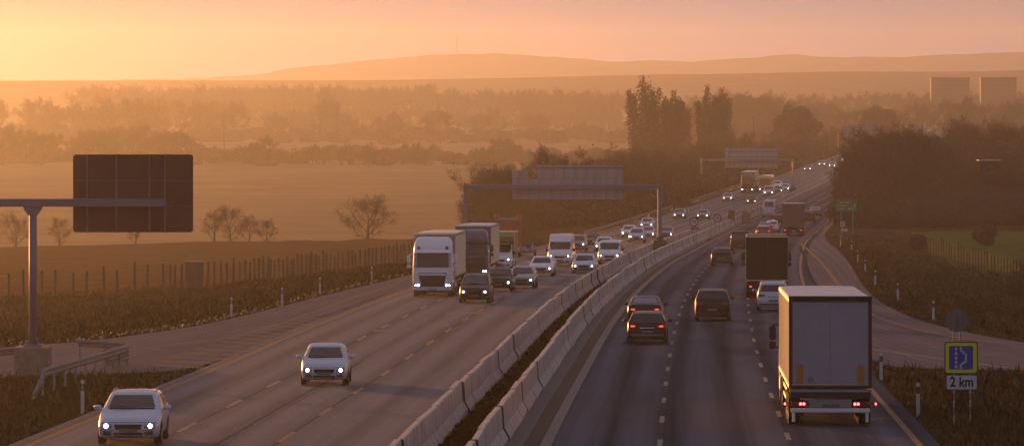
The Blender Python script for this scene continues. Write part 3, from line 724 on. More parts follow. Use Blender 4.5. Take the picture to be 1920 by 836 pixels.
def rounded_levels(mb, levels, seg=5, mi=0):
    """levels: (z, half width, y front, y back, corner radius); lofts a cab"""
    rings = []
    for z, wd, yf, yb, r in levels:
        ring = []
        for cx_, cy_, a0 in ((wd - r, yf - r, 0), (-wd + r, yf - r, 90), (-wd + .03, yb + .03, 180), (wd - .03, yb + .03, 270)):
            rr = r if a0 < 180 else .03
            for k in range(seg + 1):
                a = R(a0 + 90 * k / seg); ring.append((cx_ + rr * math.cos(a), cy_ + rr * math.sin(a), z))
        rings.append(ring)
    n = len(rings[0]); o = len(mb.v)
    for ring in rings: mb.v += ring
    for r in range(len(rings) - 1):
        for i in range(n): mb.f.append([o + r * n + i, o + r * n + (i + 1) % n, o + (r + 1) * n + (i + 1) % n, o + (r + 1) * n + i]); mb.m.append(mi)
    mb.f += [[o + i for i in range(n)][::-1], [o + (len(rings) - 1) * n + i for i in range(n)]]; mb.m += [mi, mi]
def truck_wheel(parent, x, y, r=.50, wd=.30, sgn=1):
    a = sgn; m = MB()
    m.lathe([(-wd * a, r * .6), (-wd * a, r * .95), (-wd * .9 * a, r), (-wd * .08 * a, r), (0, r * .94), (-.01 * a, r * .62), (-.10 * a, r * .52), (-.10 * a, r * .25), (-.02 * a, r * .22), (-.02 * a, .001)], (x, y, r), 'x', 22, mis=[0, 0, 0, 0, 0, 1, 1, 1, 1])
    return m.build('wheel', [RUBBER, STEEL], parent, True)
def make_trailer(root, L, y_front, z0, z1, side, rearm, roofm, rear='curtain', ztop_mid=.05, axles=(1.3, 2.6, 3.9)):
    """box trailer; its rear end is at y_front - L"""
    W = 2.52; yb = y_front - L
    box = MB(); box.box((0, (y_front + yb) / 2, (z0 + z1) / 2), (W, L, z1 - z0), 0, None, .05)
    b = box.build('trailer_box', side, root)
    for sx in (-1, 1):                                    # curtain folds and side posts
        k = 0; cm = MB()
        while k < L - .3:
            cm.box((sx * (W / 2 + .006), yb + .3 + k, (z0 + z1) / 2), (.012, .05, z1 - z0 - .26)); k += .62
        cm.build('curtain_fold', side, b)
    tm = MB()
    for sx in (-1, 1): tm.box((sx * (W / 2 + .004), (y_front + yb) / 2, z1 - .07), (.02, L - .02, .12)); tm.box((sx * (W / 2 + .004), (y_front + yb) / 2, z0 + .05), (.02, L - .02, .10))
    tm.build('side_rail', STEEL, b)
    m = MB(); pr = [(-W / 2 + .02, z1 - .03), (-W / 2 + .02, z1 + .01), (-W / 4, z1 + ztop_mid), (W / 4, z1 + ztop_mid), (W / 2 - .02, z1 + .01), (W / 2 - .02, z1 - .03)]
    m.prism(pr, yb + .01, y_front - .01, 'y'); m.build('trailer_roof', roofm, root)
    m = MB()
    for sx in (-.42, .42): m.box((sx, (y_front + yb) / 2, z0 - .22), (.12, L - .6, .36))
    for k in range(int(L / 1.2)): m.box((0, yb + .6 + k * 1.2, z0 - .14), (2.3, .08, .12))
    m.build('chassis', FRAMEM, root)
    for ax in axles:
        for sx in (-1, 1): truck_wheel(root, sx * 1.26, yb + ax, .49, .36, sx)
    for sx in (-1, 1):
        m = MB()
        for zz in (.55, .85): m.box((sx * 1.18, (y_front + yb) / 2 + .9, zz), (.03, max(.8, L - axles[-1] - 4.4), .13))
        m.build('side_guard', STEEL, root)
        m = MB(); m.box((sx * .85, y_front - 3.0, z0 / 2 - .05), (.12, .14, z0 - .15)); m.box((sx * .85, y_front - 3.0, .12), (.24, .3, .06)); m.build('landing_leg', FRAMEM, root)
    for sx in (-1, 1):
        m = MB(); m.box((sx * 1.0, yb + axles[0] - .72, .55), (.42, .02, .5)); m.build('mud_flap', RUBBER, root)
    return b
RED_T = pmat('dark red door frame', (.22, .02, .02), .5)
def rear_fittings(root, yb, z0, z1, rearm, frame=FRAMEM, rods=True, orange=True, W=2.52):
    d = MB(); 
    for sx in (-1, 1): d.box((sx * (W / 4 - .033), yb - .012, (z0 + z1) / 2 + .02), (W / 2 - .072, .03, z1 - z0 - .22), 0, None, .006)
    door = d.build('rear_door', rearm, root)
    f = MB()
    for sx in (-1, 1): f.box((sx * (W / 2 - .035), yb - .02, (z0 + z1) / 2), (.085, .05, z1 - z0))
    f.box((0, yb - .02, z1 - .05), (W - .16, .05, .11)); f.box((0, yb - .02, z0 + .03), (W - .16, .05, .07)); f.build('door_frame', frame, root)
    f = MB(); f.box((0, yb - .05, z1 + .02), (W + .06, .14, .07), 0, None, .015); f.build('rear_rim', PLAST, root)
    if orange:
        rt = MB()
        for sx in (-1, 1): rt.box((sx * (W / 2 - .095), yb - .032, (z0 + z1) / 2 + .02), (.018, .02, z1 - z0 - .2))
        rt.box((0, yb - .032, z1 - .12), (W - .2, .02, .022)); rt.box((0, yb - .032, z0 + .085), (W - .2, .02, .022)); rt.build('red_edge_strip', RED_T, root)
    if not rods: return door
    m = MB()
    for sx in (-1, 1):
        for k in (.35, .72): m.tube([(sx * k, yb - .045, z0 + .15), (sx * k, yb - .045, z1 - .15)], .014, 5)
    m.build('lock_rod', rearm if orange else FRAMEM, door)
    return door
def make_cab(root, yf, col, high=True, dark_low=False, zroof=3.75, spot=False, visor=True, hl=HEADF):
    """tractor cab with its nose at yf"""
    sh = Shell(root); m = MB(); wd = 1.22; yb = yf - 2.25; zb = .36
    lev = [(zb, wd - .10, yf - .10, yb + .5, .22), (zb + .06, wd - .02, yf - .02, yb + .5, .26), (.95, wd, yf, yb, .28), (1.55, wd, yf - .01, yb, .28), (1.95, wd - .01, yf - .04, yb, .27), (2.75, wd - .05, yf - .17, yb, .25)]
    if high: lev += [(3.0, wd - .06, yf - .24, yb, .25), (zroof - .28, wd - .12, yf - .52, yb, .28), (zroof - .06, wd - .22, yf - .80, yb, .28), (zroof, wd - .36, yf - 1.05, yb + .1, .28)]
    else: lev += [(2.88, wd - .10, yf - .28, yb, .22), (2.98, wd - .22, yf - .42, yb + .1, .2)]
    rounded_levels(m, lev, 6); body = sh.set_body(m, P[col], 'cab', True)
    sh.patch('windscreen', [(-1.10, 1.78), (1.10, 1.78), (1.06, 2.72), (-1.06, 2.72)], 'front', GLASS, n=14, m=6, off=.012)
    if visor:
        v = MB(); v.prism([(yf - .10, 2.76), (yf + .10, 2.66), (yf + .11, 2.70), (yf - .12, 2.86)], -1.08, 1.08, 'x'); v.build('sun_visor', P[col] if col == 'white' else PLAST, root)
    if dark_low:
        sh.patch('grille_panel', [(-1.0, .70), (1.0, .70), (.98, 1.68), (-.98, 1.68)], 'front', PLAST, n=10, m=4, off=.010)
    g = sh.patch('grille', [(-.66, .62), (.66, .62), (.86, 1.44), (-.86, 1.44)], 'front', PLAST, n=10, m=4, off=.016)
    gm = MB()
    for k in range(5):
        z = .72 + k * .14; hw = .68 + .025 * k; gm.box((0, yf + .02, z), (2 * hw - .06, .035, .05), 0, None, .01)
    gm.build('grille_bar', PLAST if not dark_low else FRAMEM, g)
    gf = MB(); gf.tube([(-.68, yf + .02, .62), (-.88, yf + .02, 1.46), (.88, yf + .02, 1.46), (.68, yf + .02, .62)], .03, 5); gf.build('grille_surround', CHROME if not dark_low else PLAST, g)
    gp = MB(); gp.box((0, yf + .022, 1.345), (1.62, .03, .13), 0, None, .01); gp.build('badge_panel', P[col], g)
    for sx in (-1, 1):
        o = sh.patch('headlight', [(sx * .70, .56), (sx * 1.12, .62), (sx * 1.14, .86), (sx * .80, .74)], 'front', LENS, n=8, m=6, off=.014)
        for xx, rr_ in ((.86, .055), (1.02, .050)):
            c, d_, n_ = sh.cast(sx * xx, .70, 'front'); lm = MB(); lm.lathe([(.0, rr_), (.018, rr_ * .9), (.026, .001)], (c.x, c.y + .014, c.z), 'y', 14); lm.build('lit_lamp', hl, o, True)
        sd = 'right' if sx > 0 else 'left'
        sh.patch('side_window', [(yf - .32, 1.80), (yf - 1.30, 1.80), (yf - 1.28, 2.55), (yf - .46, 2.55)], sd, GLASS, n=5, m=4)
        mm = MB(); mm.box((sx * 1.44, yf + .02, 2.28), (.24, .12, .48), 0, None, .05); mm.box((sx * 1.44, yf + .02, 1.86), (.24, .12, .26), 0, None, .05)
        mm.tube([(sx * 1.1, yf - .25, 2.60), (sx * 1.44, yf, 2.55)], .03, 5); mm.tube([(sx * 1.1, yf - .25, 1.78), (sx * 1.44, yf, 1.80)], .03, 5)
        mm.build('door_mirror', [P[col] if col == 'white' else PLAST], root)
        truck_wheel(root, sx * 1.22, yf - 1.42, .50, .32, sx); truck_wheel(root, sx * 1.22, yf - 5.05, .50, .56, sx)
        f = MB(); f.box((sx * 1.02, yf - 3.2, .72), (.48, 1.5, .55), 0, None, .08); f.build('fuel_tank', STEEL, root)
        sk = MB(); sk.box((sx * 1.17, yf - 3.2, 1.15), (.03, 1.9, .22)); sk.build('side_skirt', P[col], root)
        if spot:
            s_ = MB(); s_.lathe([(-.05, .09), (.05, .10), (.06, .085), (.055, .001)], (sx * .86, yf - .20, 2.98), 'y', 14, mis=[0, 1, 1]); s_.build('roof_lamp', [PLAST, LENS], root, True)
    bm_ = sh.patch('bumper', [(-1.12, .40), (1.12, .40), (1.12, .52), (-1.12, .52)], 'front', P[col] if col == 'white' else PLAST, n=12, m=2, off=.03)
    lo = MB(); lo.box((0, yf - .12, .33), (2.2, .22, .12), 0, None, .03); lo.build('bumper_valance', PLAST, root)
    sh.patch('number_plate', [(-.26, .42), (.26, .42), (.26, .52), (-.26, .52)], 'front', PLATE, n=3, m=2, off=.045)
    ch = MB()
    for sx in (-.42, .42): ch.box((sx, yf - 3.6, .85), (.1, 5.4, .26))
    ch.box((0, yf - 3.0, .95), (1.2, .9, .3)); ch.build('tractor_chassis', FRAMEM, root)
    return body
CURT = pmat('pale grey curtain tarpaulin', (.40, .38, .40), .75, c2=(.48, .46, .47), scale=.9, bump=.25, bscale=2.2)
CURTY = pmat('cream and sunlit side tarpaulin', (.74, .62, .42), .55, c2=(.82, .70, .50), scale=.8, bump=.12, bscale=1.2)
CURTP = pmat('violet box panel', (.10, .09, .17), .6)
ROOFM = pmat('grey translucent roof sheet', (.46, .43, .44), .35, c2=(.58, .54, .54), scale=1.2, stretch=(3, .3, 1))
DARKP = pmat('black tarpaulin', (.006, .005, .005), .8, c2=(.012, .009, .009), scale=1.0)
REARG = pmat('grey trailer door panel', (.25, .24, .275), .6, c2=(.30, .29, .325), scale=1.5)
WHITEP = pmat('white tail bar', (.62, .60, .60), .6)
GREENP = pmat('olive box panel', (.20, .22, .06), .6)
def artic(name, col, side, zroof, spot=False, dark_low=False, top=4.0, roofm=None):
    root = thing(name, 'x', 'truck'); yf = 8.0
    make_cab(root, yf, col, True, dark_low, zroof, spot)
    b = make_trailer(root, 13.6, yf - 2.75, 1.12, top, side, REARG, roofm or side)
    m = MB(); m.box((0, yf - 2.75 + .02, (1.12 + top) / 2), (2.5, .04, top - 1.2)); m.build('trailer_front', CURTP if col != 'white' else REARG, root)
    m = MB(); m.box((0, yf - 2.75 + .04, top - .02), (2.54, .1, .12), 0, None, .02); m.build('front_rim', side, root)
    rear_fittings(root, yf - 16.35, 1.12, top, REARG)
    root['half'] = 8.0; return root
def departing_trailer():
    """the big curtain-sider seen from behind"""
    root = thing('articulated_truck', 'x', 'truck'); yb = -8.2; yf = yb + 16.35; top = 3.94
    make_cab(root, yf, 'dark', True, True, 3.5)
    make_trailer(root, 13.6, yb + 13.6, 1.18, top, CURTY, REARG, ROOFM, ztop_mid=.03)
    door = rear_fittings(root, yb, 1.18, top, REARG, rods=False)
    for sx, zz in ((-1, 0), (1, -.03)):
        m = MB(); m.box((sx * .93, yb - .036, 1.62 + zz), (.20, .015, .58)); m.build('marker_board', pmat('orange marker board', (.36, .15, .02), .5), root)
    bd = MB(); bd.lathe([(-.002, .085), (-.008, .085), (-.008, .068), (-.002, .068)], (-.60, yb - .03, 1.44), 'y', 24); 
    bd.box((-.60, yb - .036, 1.44), (.10, .008, .014), 0, Matrix.Translation((-.60, yb - .036, 1.44)) @ Matrix.Rotation(R(45), 4, 'Y') @ Matrix.Translation((.60, -yb + .036, -1.44)))
    bd.box((-.60, yb - .036, 1.44), (.10, .008, .014), 0, Matrix.Translation((-.60, yb - .036, 1.44)) @ Matrix.Rotation(R(-45), 4, 'Y') @ Matrix.Translation((.60, -yb + .036, -1.44)))
    bd.build('round_emblem', pmat('dark badge print', (.05, .04, .05), .6), door)
    m = MB(); m.box((0, yb - .03, 1.10), (2.50, .08, .09), 0, None, .015); m.build('lower_sill', STEEL, root)
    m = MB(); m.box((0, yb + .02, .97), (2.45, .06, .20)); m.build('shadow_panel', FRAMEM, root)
    m = MB(); m.box((0, yb + .06, .72), (1.30, .05, .28), 0, None, .01); pl = m.build('plate_panel', pmat('grey plate panel', (.22, .21, .23), .6), root)
    m = MB(); m.box((0.02, yb + .02, .64), (.52, .02, .11)); m.build('number_plate', PLATE_D, root)
    for sx in (-1, 1):
        m = MB(); m.box((sx * .95, yb + .02, .70), (.52, .09, .17), 0, None, .02); o = m.build('tail_light', TAIL, root)
        m = MB()
        for k in (-.05, .05): m.lathe([(0, .042), (-.012, .038), (-.014, .001)], (sx * (.86 if sx < 0 else .80) + k, yb - .03, .70), 'y', 12)
        m.build('lit_lamp', pmat('bright red lamp', (.5, .02, .02), .3, emit=(1, .07, .07), estr=7), o)
        m = MB(); m.tube([(sx * 1.24, yb + .12, .72), (sx * 1.37, yb + .05, .70)], .018, 5); m.box((sx * 1.39, yb + .03, .70), (.05, .06, .07), 1, None, .015); m.build('marker_lamp', [RUBBER, MATS['bright red lamp']], root)
        m = MB(); m.box((sx * 1.12, yb + .02, .36), (.09, .10, .42)); m.build('bar_bracket', WHITEP, root)
    m = MB(); m.box((0, yb - .01, .50), (2.42, .10, .13), 0, None, .02); m.build('underrun_bar', WHITEP, root)
    root['half'] = 8.2; return root
def rigid_box(name, cabcol, side, rearm, roofm, L=8.2, top=3.7, dark=False, lit=True, z0=1.05):
    root = thing(name, 'x', 'truck'); yf = L / 2
    make_cab(root, yf, cabcol, False, True)
    Lb = L - 2.35; yb = -L / 2
    m = MB(); m.box((0, yb + Lb / 2, (z0 + top) / 2), (2.52, Lb, top - z0), 0, None, .04); m.build('cargo_box', side, root)
    m = MB()
    for sx in (-1, 1):
        for k in range(int(Lb / .9)): m.box((sx * 1.266, yb + .4 + k * .9, (z0 + top) / 2), (.016, .06, top - z0 - .2))
    m.build('side_post', side, root)
    m = MB(); m.box((0, yb + Lb / 2, top + .02), (2.46, Lb - .04, .05), 0, None, .02); m.build('box_roof', roofm, root)
    d = MB()
    for sx in (-1, 1): d.box((sx * .6305, yb - .012, (z0 + top) / 2), (1.255, .03, top - z0 - .16), 0, None, .006)
    d.build('rear_door', rearm, root)
    m = MB()
    for sx in (-1, 1): m.box((sx * .42, 0, z0 - .22), (.1, L - 1.2, .3))
    m.build('chassis', FRAMEM, root)
    m = MB(); m.box((0, yb + .05, .50), (2.3, .09, .12), 0, None, .02); m.build('underrun_bar', FRAMEM, root)
    for sx in (-1, 1):
        m = MB(); m.box((sx * .96, yb + .02, .72), (.40, .08, .13), 0, None, .02); o = m.build('tail_light', TAIL, root)
        m = MB(); m.box((sx * .98, yb - .025, .72), (.10, .02, .08)); m.build('lit_lamp', TAILON, o)
        truck_wheel(root, sx * 1.24, yb + 1.75, .48, .52, sx); truck_wheel(root, sx * 1.24, yb + 3.0, .48, .52, sx)
        m = MB(); m.box((sx * .98, yb + .95, .55), (.5, .02, .5)); m.build('mud_flap', RUBBER, root)
    m = MB(); m.box((0.05, yb - .03, .66), (.5, .02, .11)); m.build('number_plate', PLATE, root)
    root['half'] = L / 2; return root
def luton_van():
    root = make_car('large_van', 'white', 'box_van'); 
    for ch in list(root.children):
        if ch.name.split('.')[0] in ('rear_window', 'tail_light', 'aerial', 'trim_strip', 'rear_bumper'):
            for g in list(ch.children): bpy.data.objects.remove(g)
            bpy.data.objects.remove(ch)
    m = MB(); m.box((0, -.72, 1.86), (2.16, 4.6, 2.1), 0, None, .05); m.prism([(1.58, 2.05), (2.05, 2.2), (2.25, 2.55), (1.9, 2.86), (1.58, 2.9)], -1.06, 1.06, 'x'); b = m.build('cargo_box', GREENP, root)
    m = MB()
    for sx in (-1, 1): m.box((sx * 1.085, -.72, 2.88), (.06, 4.62, .09), 0, None, .01); m.box((sx * 1.085, 1.56, 1.86), (.05, .06, 2.0), 0, None, .01)
    m.box((0, -.72, 2.925), (2.1, 4.5, .03)); m.build('edge_rail', pmat('cream edge rail', (.6, .52, .36), .5), b)
    root['half'] = 3.0; return root
# ------------------------------------------------------------------ traffic
PROTO = {}
def get(key):
    if key in PROTO: return copy_tree(PROTO[key])
    k = key
    if k == 'artic_white': o = artic('articulated_truck', 'white', CURTY, 3.62, spot=True, top=3.8)
    elif k == 'artic_blue': o = artic('articulated_truck', 'blue', CURTY, 3.60, dark_low=True, top=3.82, roofm=ROOFM)
    elif k == 'artic_brown': o = artic('articulated_truck', 'brown', CURTY, 3.65, spot=True, dark_low=True)
    elif k == 'trailer': o = departing_trailer()
    elif k == 'box_black': o = rigid_box('box_truck', 'dark', CURTY, DARKP, DARKP, L=9.4, top=3.75)  # black body; cream sides put the sunlit edge into the colour
    elif k == 'box_grey': o = rigid_box('box_truck', 'dark', pmat('brown grey tarpaulin', (.08, .07, .065), .8), pmat('grey brown rear tarpaulin', (.09, .078, .072), .8), ROOFM, L=8.2, top=3.9)
    elif k == 'luton': o = luton_van()
    else:
        kind, col, *opt = k.split('/')
        o = make_car(kind, col, {'sedan': 'sedan_car', 'estate': 'estate_car', 'hatch': 'hatchback_car', 'suv': 'suv_car', 'mpv': 'minivan', 'van': 'van', 'large_van': 'high_roof_van', 'bus': 'coach'}[kind], on_head='dep' not in opt, tail_on='tail' in opt,
                     glass=None, rear_glass=GLASSB if 'skyglass' in opt else None, trim='trim' in opt, rails=True if 'rails' in opt else None)
    PROTO[key] = o; return o
def put(key, px, py, away, label, cat, group=None, side=0.0, yaw=0.0, dt=0):
    """px, py: middle of the nearest end of the vehicle where it meets the road"""
    o = get(key); py += .12 * FPX / Yof(py); Y = Yof(py); X = PX(px, Y); h = o['half']
    f = at(0, Y + 2) - at(0, Y - 2); f.y *= K; f.normalize()
    c = Vector((X, Y * K, zr(Y))) + f * h; c.z = zr(c.y / K); PLACED.add(o.name)
    o.matrix_world = Matrix.Translation(c + Vector((0, 0, .006))) @ orient(c.y / K, back=not away) @ Matrix.Rotation(R(yaw), 4, 'Z')
    o['label'] = label; o['category'] = cat
    if group: o['group'] = group
    elif 'group' in o: del o['group']
    return o
G1, G2 = 'cars driving towards the camera', 'cars driving away'
T1 = 'trucks and vans driving towards the camera'; T2 = 'trucks and vans driving away'
D = 'dep'
TRAFFIC = [
 # oncoming, nearest first
 ('estate/silver/rails', 232, 828, 0, 'silver blue estate car with roof rails in the near left corner, headlamps lit', 'car', G1),
 ('hatch/silver', 603, 717, 0, 'lone pale silver hatchback in the middle of the empty oncoming lanes', 'car', G1),
 ('artic_white', 806, 553, 0, 'white articulated truck with cream trailer and large black grille, first of the trucks', 'truck', T1),
 ('artic_blue', 879, 524, 0, 'dark violet cab articulated truck directly behind the white truck', 'truck', T1),
 ('luton', 936, 503, 0, 'small box van with white cab and olive green box behind the violet truck', 'van', T1),
 ('mpv/dark', 889, 565, 0, 'dark minivan beside the white truck, nearest of the car queue', 'minivan', G1),
 ('hatch/dark', 935, 543, 0, 'charcoal hatchback between the dark minivan and a grey sedan', 'car', G1),
 ('sedan/grey', 977, 538, 0, 'grey sedan right of the charcoal hatchback in the next lane', 'car', G1),
 ('sedan/white', 1014, 515, 0, 'white sedan in front of the tall white high roof van', 'car', G1),
 ('large_van/white', 1049, 496, 0, 'tall white high roof van with pale headboard above its windscreen', 'van', T1),
 ('suv/grey/rails', 1081, 470, 0, 'boxy grey off-roader right behind the tall white van', 'car', G1),
 ('sedan/dark', 1111, 461, 0, 'charcoal sedan between the boxy off-roader and the low white van', 'car', G1),
 ('van/white', 1142, 493, 0, 'low white van with wide dark windscreen close to the median barrier', 'van', T1),
 ('sedan/white', 1131, 470, 0, 'white sedan mostly hidden behind the low white van', 'car', G1),
 ('sedan/silver', 1094, 510, 0, 'silver sedan between the tall white van and the low white van', 'car', G1),
 ('hatch/white', 1178, 444, 0, 'small white hatchback on the outer lane near the left guardrail', 'car', G1),
 ('mpv/silver', 1193, 453, 0, 'silver minivan, front one of the tight cluster left of the gantry post', 'minivan', G1),
 ('hatch/silver', 1213, 446, 0, 'silver hatchback half hidden by the minivan left of the gantry post', 'car', G1),
 ('sedan/silver', 1212, 428, 0, 'silver sedan at the back of the cluster left of the gantry post', 'car', G1),
 ('sedan/blue', 1248, 446, 0, 'dark blue sedan seen behind the post of the large sign gantry', 'car', G1),
 ('hatch/grey', 1273, 409, 0, 'grey hatchback, left one of the two cars beyond the gantry post', 'car', G1),
 ('sedan/grey', 1317, 410, 0, 'grey sedan, right one of the two cars beyond the gantry post', 'car', G1),
 ('sedan/silver', 1364, 376, 0, 'silver sedan on the outer lane ahead of the maroon truck', 'car', G1),
 ('hatch/dark', 1409, 382, 0, 'charcoal hatchback near the barrier in front of the maroon truck', 'car', G1),
 ('artic_brown', 1401, 361, 0, 'far maroon articulated truck with two roof lamps under the second gantry', 'truck', T1),
 ('bus/yellow', 1434, 361, 0, 'far olive yellow coach beside the maroon truck', 'bus', T1),
 ('van/silver', 1441, 367, 0, 'far silver van in front of the olive yellow coach', 'van', T1),
 ('hatch/white', 1457, 352, 0, 'far white hatchback behind the silver van, beside the coach', 'car', G1),
 ('sedan/blue', 1459, 361, 0, 'far dark blue sedan between the silver van and a white car', 'car', G1),
 ('hatch/white', 1472, 358, 0, 'far white hatchback next to the base of the second gantry post', 'car', G1),
 ('sedan/grey', 1514, 320, 0, 'distant grey car alone past the second gantry', 'car', G1),
 ('sedan/silver', 1541, 311, 0, 'distant silver car, left one of a pair far up the road', 'car', G1),
 ('hatch/white', 1560, 314, 0, 'distant white car, right one of a pair far up the road', 'car', G1),
 ('sedan/white', 1583, 303, 0, 'distant white car just left of the last roadside trees', 'car', G1),
 ('sedan/grey', 1594, 301, 0, 'tiny distant grey car at the bend by the last roadside trees', 'car', G1),
 ('hatch/white', 1598, 294, 0, 'tiny farthest oncoming white car before the road disappears', 'car', G1),
 # departing
 ('trailer', 1557, 793, 1, 'big grey curtain trailer truck seen from behind with orange lit side', 'truck', T2),
 ('mpv/silver/dep/rails', 1450, 581, 1, 'silver minivan with roof rails between the grey trailer and the black box truck', 'minivan', G2),
 ('box_black', 1438, 556, 1, 'black box truck with glowing left edge in the right lane', 'truck', T2),
 ('van/dark/dep', 1388, 469, 1, 'dark van partly hidden left of the black box truck', 'van', T2),
 ('hatch/black/dep', 1353, 496, 1, 'black hatchback alone in the middle lane left of the black box truck', 'car', G2),
 ('suv/black/dep', 1336, 599, 1, 'black suv in the middle lane with bright rim along its roof', 'car', G2),
 ('estate/black/dep/tail/trim', 1213, 642, 1, 'black estate car with red tail lamps and chrome bumper strip in the inner lane', 'car', G2),
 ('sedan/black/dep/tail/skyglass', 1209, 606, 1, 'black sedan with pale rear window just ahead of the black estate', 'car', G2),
 ('large_van/palegrey/dep', 1442, 406, 1, 'tall pale van by the barrier beyond the dark median boards', 'van', T2),
 ('estate/brown/dep/tail', 1431, 445, 1, 'maroon estate car behind another car ahead of the black box truck', 'car', G2),
 ('sedan/brown/dep', 1434, 437, 1, 'maroon sedan directly in front of the maroon estate', 'car', G2),
 ('hatch/white/dep/tail', 1447, 434, 1, 'white hatchback right of the two maroon cars', 'car', G2),
 ('suv/dark/dep', 1463, 424, 1, 'dark suv left of the grey brown box truck', 'car', G2),
 ('box_grey', 1487, 441, 1, 'grey brown box truck in the right lane beyond the black one', 'truck', T2),
 ('suv/black/dep', 1516, 416, 1, 'dark suv right of the grey brown box truck', 'car', G2),
 ('sedan/grey/dep', 1528, 405, 1, 'grey sedan farther right ahead of the dark suv', 'car', G2),
 ('van/grey/dep', 1486, 411, 1, 'grey van whose roof shows above the grey brown box truck', 'van', T2),
 ('sedan/silver/dep', 1608, 331, 1, 'silver car half hidden by the roadside trees at the right', 'car', G2),
]
YAW = {'artic_white': 1.2, 'artic_blue': 1.2, 'estate/silver/rails': 3, 'hatch/silver': 2.5}
for k, px, py, away, label, cat, grp in TRAFFIC: put(k, px, py, away, label, cat, grp, yaw=YAW.get(k, 0))

# ------------------------------------------------------------------ gantries and signs
RUSTB = pmat('back of sign, brown primer', (.10, .036, .027), .7, c2=(.125, .047, .036), scale=1.5)
GREYB = pmat('back of sign, bare aluminium', (.33, .28, .27), .6, c2=(.43, .37, .36), scale=.8, stretch=(3, 1, .2))
BLUEB = pmat('back of sign, blue grey', (.16, .17, .21), .6)
POSTM = pmat('grey painted mast', (.17, .15, .19), .5)
BASEC = pmat('stained concrete', (.17, .13, .11), .9, c2=(.27, .22, .18), scale=1.6, bump=.4)
def round_rect(x0, z0, x1, z1, r, n=5):
    out = []
    for cx_, cz, a0 in ((x1 - r, z1 - r, 0), (x0 + r, z1 - r, 90), (x0 + r, z0 + r, 180), (x1 - r, z0 + r, 270)):
        for k in range(n + 1): a = R(a0 + 90 * k / n); out.append((cx_ + r * math.cos(a), cz + r * math.sin(a)))
    return out
# near left T-shaped mast
Yn = 103.5; px_ = PX(62, Yn); zg = PZ(704, Yn); t = thing('sign_gantry', 'brown backed motorway sign on a T shaped mast with concrete base', 'sign gantry', (px_, Yn, zg))
s = FPX / Yn
def lx(px): return PX(px, Yn) - px_
def lz(py): return PZ(py, Yn) - zg
m = MB(); m.box((0, 0, .50), (1.30, 1.5, 1.30), 0, None, .04); m.build('concrete_base', BASEC, t)
m = MB(); m.box((-.30, .30, 1.18), (.16, .16, .06)); m.box((0, 0, 1.19), (.7, .7, .08)); m.build('base_plate', POSTM, t)
m = MB(); m.tube([(0, 0, 1.2), (0, 0, lz(386))], [.165, .15], 12); p = m.build('post', POSTM, t, True)
m = MB()
for a in range(4):
    M = Matrix.Rotation(R(45 + 90 * a), 4, 'Z'); m.prism([(.14, 1.22), (.36, 1.22), (.14, 1.62)], -.015, .015, 'y', 0, M)
m.build('gusset', POSTM, p)
m = MB(); zb_ = lz(380); m.box(((lx(-260) + lx(312)) / 2, 0, zb_), (lx(312) - lx(-260), .34, .31), 0, None, .015); m.build('beam', POSTM, t)
m = MB(); m.prism([(-.36, zb_ - .16), (.36, zb_ - .16), (.36, zb_ - .22), (.17, zb_ - .48), (-.17, zb_ - .48), (-.36, zb_ - .22)], -.19, .19, 'y'); m.build('bracket', POSTM, t)
for k in range(6):
    pass
m = MB(); m.prism(round_rect(lx(135.5), lz(436), lx(361), lz(290), .12), .30, .34, 'y'); b = m.build('sign_board', RUSTB, t)
for px in (162, 217, 279, 308):
    m = MB(); m.box((lx(px), .26, (lz(290) + lz(436)) / 2), (.07, .07, lz(290) - lz(436) + .04)); m.build('stiffener', pmat('stiffener rail', (.21, .125, .115), .6), b)
m = MB()
for py in (339, 387): m.box(((lx(136) + lx(361)) / 2, .292, lz(py)), (lx(360) - lx(137), .015, .02))
m.build('panel_joint', MATS['stiffener rail'], b)
BOARD = pmat('front of sign', (.02, .08, .30), .5)

def portal(name, label, Y, pxl, pxr, beam_py, boards, post_w, mat_post, mat_board, base=True, ribs=10, depth=.5):
    xl, xr = PX(pxl, Y), PX(pxr, Y); zgl = gz(xl, Y); zgr = zr(Y) - .05; zb = PZ(beam_py, Y)
    t = thing(name, label, 'sign gantry', (xl, Y, zgl))
    if base:
        for k, x, z in ((0, xl, zgl), (1, xr, zgr)):
            m = MB(); m.box((x - xl, 0, z - zgl + (.5 if k else .2)), (1.25, 1.6, 1.7 if k else .8), 0, None, .04); m.box((x - xl, 0, z - zgl + (1.5 if k else .7)), (.7, .8, .4), 0, None, .12); m.build('concrete_base', JOINT if k else BASEC, t)
    for x, z in ((xl, zgl), (xr, zgr)):
        m = MB(); m.box((x - xl, 0, (z + zb) / 2 - zgl), (post_w, post_w * 1.1, zb - z), 0, None, .03); m.build('post', mat_post, t)
    m = MB(); m.box(((xr - xl) / 2, 0, zb - zgl), (xr - xl + post_w, post_w * 1.1, post_w * 1.1), 0, None, .02); m.build('beam', mat_post, t)
    for (x0, y0, x1, y1) in boards:
        X0, X1, Z1, Z0 = PX(x0, Y) - xl, PX(x1, Y) - xl, PZ(y0, Y) - zgl, PZ(y1, Y) - zgl
        m = MB(); m.box(((X0 + X1) / 2, depth, (Z0 + Z1) / 2), (X1 - X0, .05, Z1 - Z0)); b = m.build('sign_board', mat_board, t)
        n = max(1, int(ribs * (X1 - X0) / 10))
        for k in range(n):
            m = MB(); m.box((X0 + (X1 - X0) * (k + .5) / n, depth - .05, (Z0 + Z1) / 2), (.06, .06, Z1 - Z0 - .02)); m.build('stiffener', STEEL, b)
        m = MB()
        q = 1
        while Z0 + q * 1.0 < Z1 - .2: m.box(((X0 + X1) / 2, depth - .028, Z0 + q * 1.0), (X1 - X0 - .02, .008, .07)); q += 1
        if m.f: m.build('panel_joint', JOINT, b)
    return t
